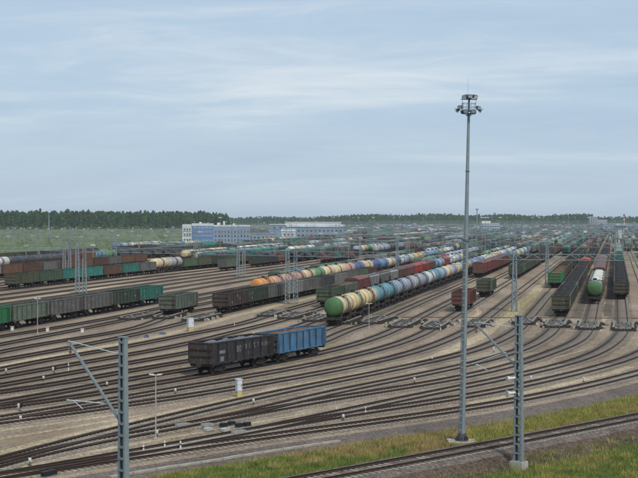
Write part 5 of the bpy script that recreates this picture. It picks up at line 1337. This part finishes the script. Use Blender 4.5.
for i in range(1500):
    px = rnd.uniform(-45, 228); dep = rnd.random() ** 1.4 * 150; d = edge_d(max(px, 0)) + dep
    h = rnd.gauss(22.0, 2.2) - (3.5 if px > 205 else 0) * (px - 205) / 22 if px > 205 else rnd.gauss(22.0, 2.2)
    sp.append((bx(px, d), d, max(10, h), rnd.uniform(2.6, 4.2), rnd.random() < .22))
crowns('left_forest', sp, M['leaf_far'], 60, 'dense dark green mixed forest behind the field on the left', 'forest')
sp = []
for i in range(2600):
    px = rnd.uniform(215, 700); d = 3300 + rnd.random() * 300
    h0 = 18 if px < 330 else (21.5 + 1.5 * math.sin(px * .09) + 1.2 * math.sin(px * .031 + 1) if px < 592 else 16.5)
    if px < 330: h0 = 16 + 1.5 * math.sin(px * .1)
    sp.append((bx(px, d), d, max(8, rnd.gauss(h0, 1.8)), rnd.uniform(3.2, 5), rnd.random() < .4))
crowns('far_forest', sp, M['leaf_far'], 26, 'thin dark treeline along the horizon behind the yard', 'forest')
sp = []
for i in range(500):
    d = rnd.uniform(760, 1900); px = rnd.uniform(-20, 190); sp.append((bx(px, d), d, rnd.uniform(1.2, 3.6), rnd.uniform(1.4, 3.4), False))
for i in range(140):
    d = rnd.uniform(1900, 2010); px = rnd.uniform(-20, 230); sp.append((bx(px, d), d, rnd.uniform(3, 8), rnd.uniform(2, 4), False))
crowns('field_scrub', sp, M['leaf_shrub'], 34, 'low yellow-green scrub scattered over the left field', 'scrub')
sp = []
for i in range(70):
    d = rnd.uniform(960, 1120); px = rnd.uniform(232, 345); sp.append((bx(px, d), d, rnd.uniform(2, 4.5), rnd.uniform(2, 3.4), False))
crowns('depot_scrub', sp, M['leaf_shrub'], 34, 'bushes growing in front of the depot buildings', 'scrub')

def grassmat(name, c0, c1, c2, sc):
    k = NT(name); v = k.pos(); n = k.noise(v, sc, 5, .7); n2_ = k.noise(v, sc * 6, 3, .6)
    c = k.ramp(k.math('ADD', k.math('MULTIPLY', n, .65), k.math('MULTIPLY', n2_, .35)), [(.36, c0), (.5, c1), (.64, c2)])
    return k.done(c, .9, spec=.1)
M['grass_green'] = grassmat('green_grass', S(68, 84, 40), S(104, 118, 58), S(140, 146, 84), .8)
M['grass_dry'] = grassmat('dry_grass', S(110, 98, 60), S(146, 130, 84), S(174, 156, 110), .8)
M['grass_yellow'] = grassmat('yellow_grass', S(94, 100, 50), S(136, 134, 70), S(166, 156, 98), .8)
def blades(pts, hmin, hmax, wmin, wmax):
    n = len(pts); P = np.asarray(pts); h = nrs.uniform(hmin, hmax, n); w = nrs.uniform(wmin, wmax, n); a = nrs.uniform(0, 2 * np.pi, n)
    lx, ly = nrs.normal(0, .28, n) * h, nrs.normal(0, .28, n) * h
    V = np.zeros((n, 3, 3)); V[:, 0, 0] = P[:, 0] - np.cos(a) * w; V[:, 0, 1] = P[:, 1] - np.sin(a) * w; V[:, 1, 0] = P[:, 0] + np.cos(a) * w; V[:, 1, 1] = P[:, 1] + np.sin(a) * w
    V[:, 0, 2] = P[:, 2] - .04; V[:, 1, 2] = P[:, 2] - .04
    V[:, 2, 0] = P[:, 0] + lx; V[:, 2, 1] = P[:, 1] + ly; V[:, 2, 2] = P[:, 2] + h
    return V.reshape(-1, 3), np.arange(n * 3).reshape(n, 3)
# patchwork of the near grass, in metres along and across the nearest track
ft = TR['front']
def across(x, y):
    """signed distance right of the nearest track, and of the outermost yard track"""
    out = []
    for t in (ft, n2):
        i = int(np.argmin((t.xs - x) ** 2 + (t.ys - y) ** 2)); _, a = t.pos(t.L[i]); out.append((x - t.xs[i]) * math.sin(a) - (y - t.ys[i]) * math.cos(a))
    return out
def vnoise(x, y, s_):
    return (math.sin(x / s_ * 1.7 + 1.3 * math.sin(y / s_ * 1.1)) + math.sin(y / s_ * 1.9 + 1.7 * math.sin(x / s_ * .9 + 2)) + math.sin((x + y) / s_ * 2.7)) / 3
cells = {'grass_green': [], 'grass_dry': [], 'grass_yellow': []}
step = .75
for ix in range(-70, 75):
    for iy in range(105, 250):
        x, y = ix * step, iy * step
        if not (-.245 < x / y < .245) or y < 78: continue
        px = CX + FPX * x / y; f, o_ = across(x, y)
        if px < 300 and f < -7 and y < 97: pass
        if f < -4.3 and o_ > 6.6:
            py = YH + HCAM * FPX / y; nz = vnoise(x, y, 3.0)
            up = o_ - 6.6; dn = -f - 4.3; q = up / max(.1, up + dn)
            if px < 300 + 45 * vnoise(x, y, 1.6): sort = 'grass_green' if q > .16 + .16 * nz and rnd.random() < .86 else 'grass_yellow'
            elif px < 470: sort = ('grass_dry' if q < .55 + .2 * nz else 'grass_green') if px < 412 + 20 * nz else 'grass_dry'
            else: sort = 'grass_yellow' if nz > -.3 else 'grass_dry'
            dens = 1.0 if up > 1.0 else .45
            if px > 440 and up < 2.0: dens = .3
            u_r = rnd.random()
            if u_r < .12: sort = rnd.choice(['grass_dry', 'grass_yellow', 'grass_green'])
            cells[sort].append((x, y, -.03, dens))
        elif f > 3.3:
            nz = vnoise(x, y, 2.6); sort = rnd.choice(['grass_green', 'grass_green', 'grass_green', 'grass_yellow']) if nz > -.3 else rnd.choice(['grass_yellow', 'grass_yellow', 'grass_green', 'grass_green', 'grass_dry'])
            cells[sort].append((x, y, -.05 if f > 4.2 else .12 + (4.0 - f) * .5, 1.0 if f > 5.2 else (.55 if f > 4.2 else .22)))
for nm, cl in cells.items():
    pts = []
    for x, y, z, dn in cl:
        tuft = .35 + .65 * max(0, .5 + vnoise(x * 1.3 + 9, y * 1.1, 1.1)) ; k = int(170 * dn * tuft)
        for _ in range(k): pts.append((x + rnd.uniform(-.45, .45), y + rnd.uniform(-.45, .45), z))
    hm = {'grass_green': (.10, .40), 'grass_dry': (.12, .42), 'grass_yellow': (.10, .42)}[nm]
    Vb, Fb = blades(pts, hm[0], hm[1], .012, .034)
    tag(put(nm, npmesh(nm, Vb, Fb, M[nm])), {'grass_green': 'lush green grass beside the nearest single track', 'grass_dry': 'straw-coloured dry grass around the foot of the light mast', 'grass_yellow': 'yellow-green tall grass between the yard and the single track'}[nm], 'grass', None, 'stuff')
# weeds that grow between the tracks
wp = []
for i in range(260):
    t = TR[rnd.choice(['K2', 'M1', 'M2b', 'N1a', 'N1b', 'N2', 'J', 'E', 'D', 'I'])]; L = rnd.uniform(5, t.L_at_s(300)); p, a = t.pos(L); off = rnd.choice([-2.6, 2.6]) + rnd.gauss(0, .4)
    x, y = p.x + math.sin(a) * off, p.y - math.cos(a) * off
    for _ in range(rnd.randrange(5, 26)): wp.append((x + rnd.gauss(0, .35), y + rnd.gauss(0, .35), 0))
for i in range(500):
    v = yard(rnd.uniform(240, 330), -17.7 + rnd.gauss(0, 1.4)) + Vector((rnd.gauss(0, .3), 0, 0))
    for _ in range(rnd.randrange(3, 10)): wp.append((v.x + rnd.gauss(0, .4), v.y + rnd.gauss(0, .5), 0))
Vb, Fb = blades(wp, .08, .3, .012, .04); tag(put('weeds', npmesh('weeds', Vb, Fb, M['grass_yellow'])), 'thin weeds sprouting in the gravel between the tracks', 'weeds', None, 'stuff')

# a low brown cable duct that crosses all tracks just behind the rail brakes
dct = empty('cable_duct'); dct['kind'] = 'structure'
b = MB(); b.box((0, 0, .06), (1.96, .5, .14)); dme = b.mesh('duct_cover', [simple('brown_duct', S(104, 84, 72), .9, 0, 1.5, .5)])
dp0, dp1 = at(398, 317.5), at(640, 318.5); n = int((dp1 - dp0).length / 2)
for k in range(n):
    q = dp0.lerp(dp1, (k + .5) / n); put('duct_cover', dme, dct, (q.x, q.y, rnd.uniform(-.01, .02)), math.atan2(dp1.y - dp0.y, dp1.x - dp0.x))

# the air between here and the horizon
hz = MB(); hz.box((0, 2500, 17), (5400, 5500, 36.2))
hm = bpy.data.materials.new('haze_air'); hm.use_nodes = True; hn = hm.node_tree.nodes; hn.clear()
ho = hn.new('ShaderNodeOutputMaterial'); hv = hn.new('ShaderNodeVolumePrincipled'); hv.inputs['Color'].default_value = (.82, .88, .95, 1); hv.inputs['Density'].default_value = .00007; hv.inputs['Anisotropy'].default_value = .2
hm.node_tree.links.new(hv.outputs[0], ho.inputs['Volume'])
haze = put('haze', hz.mesh('haze', [hm])); haze['kind'] = 'stuff'; haze['label'] = 'pale summer haze lying over the far yard'
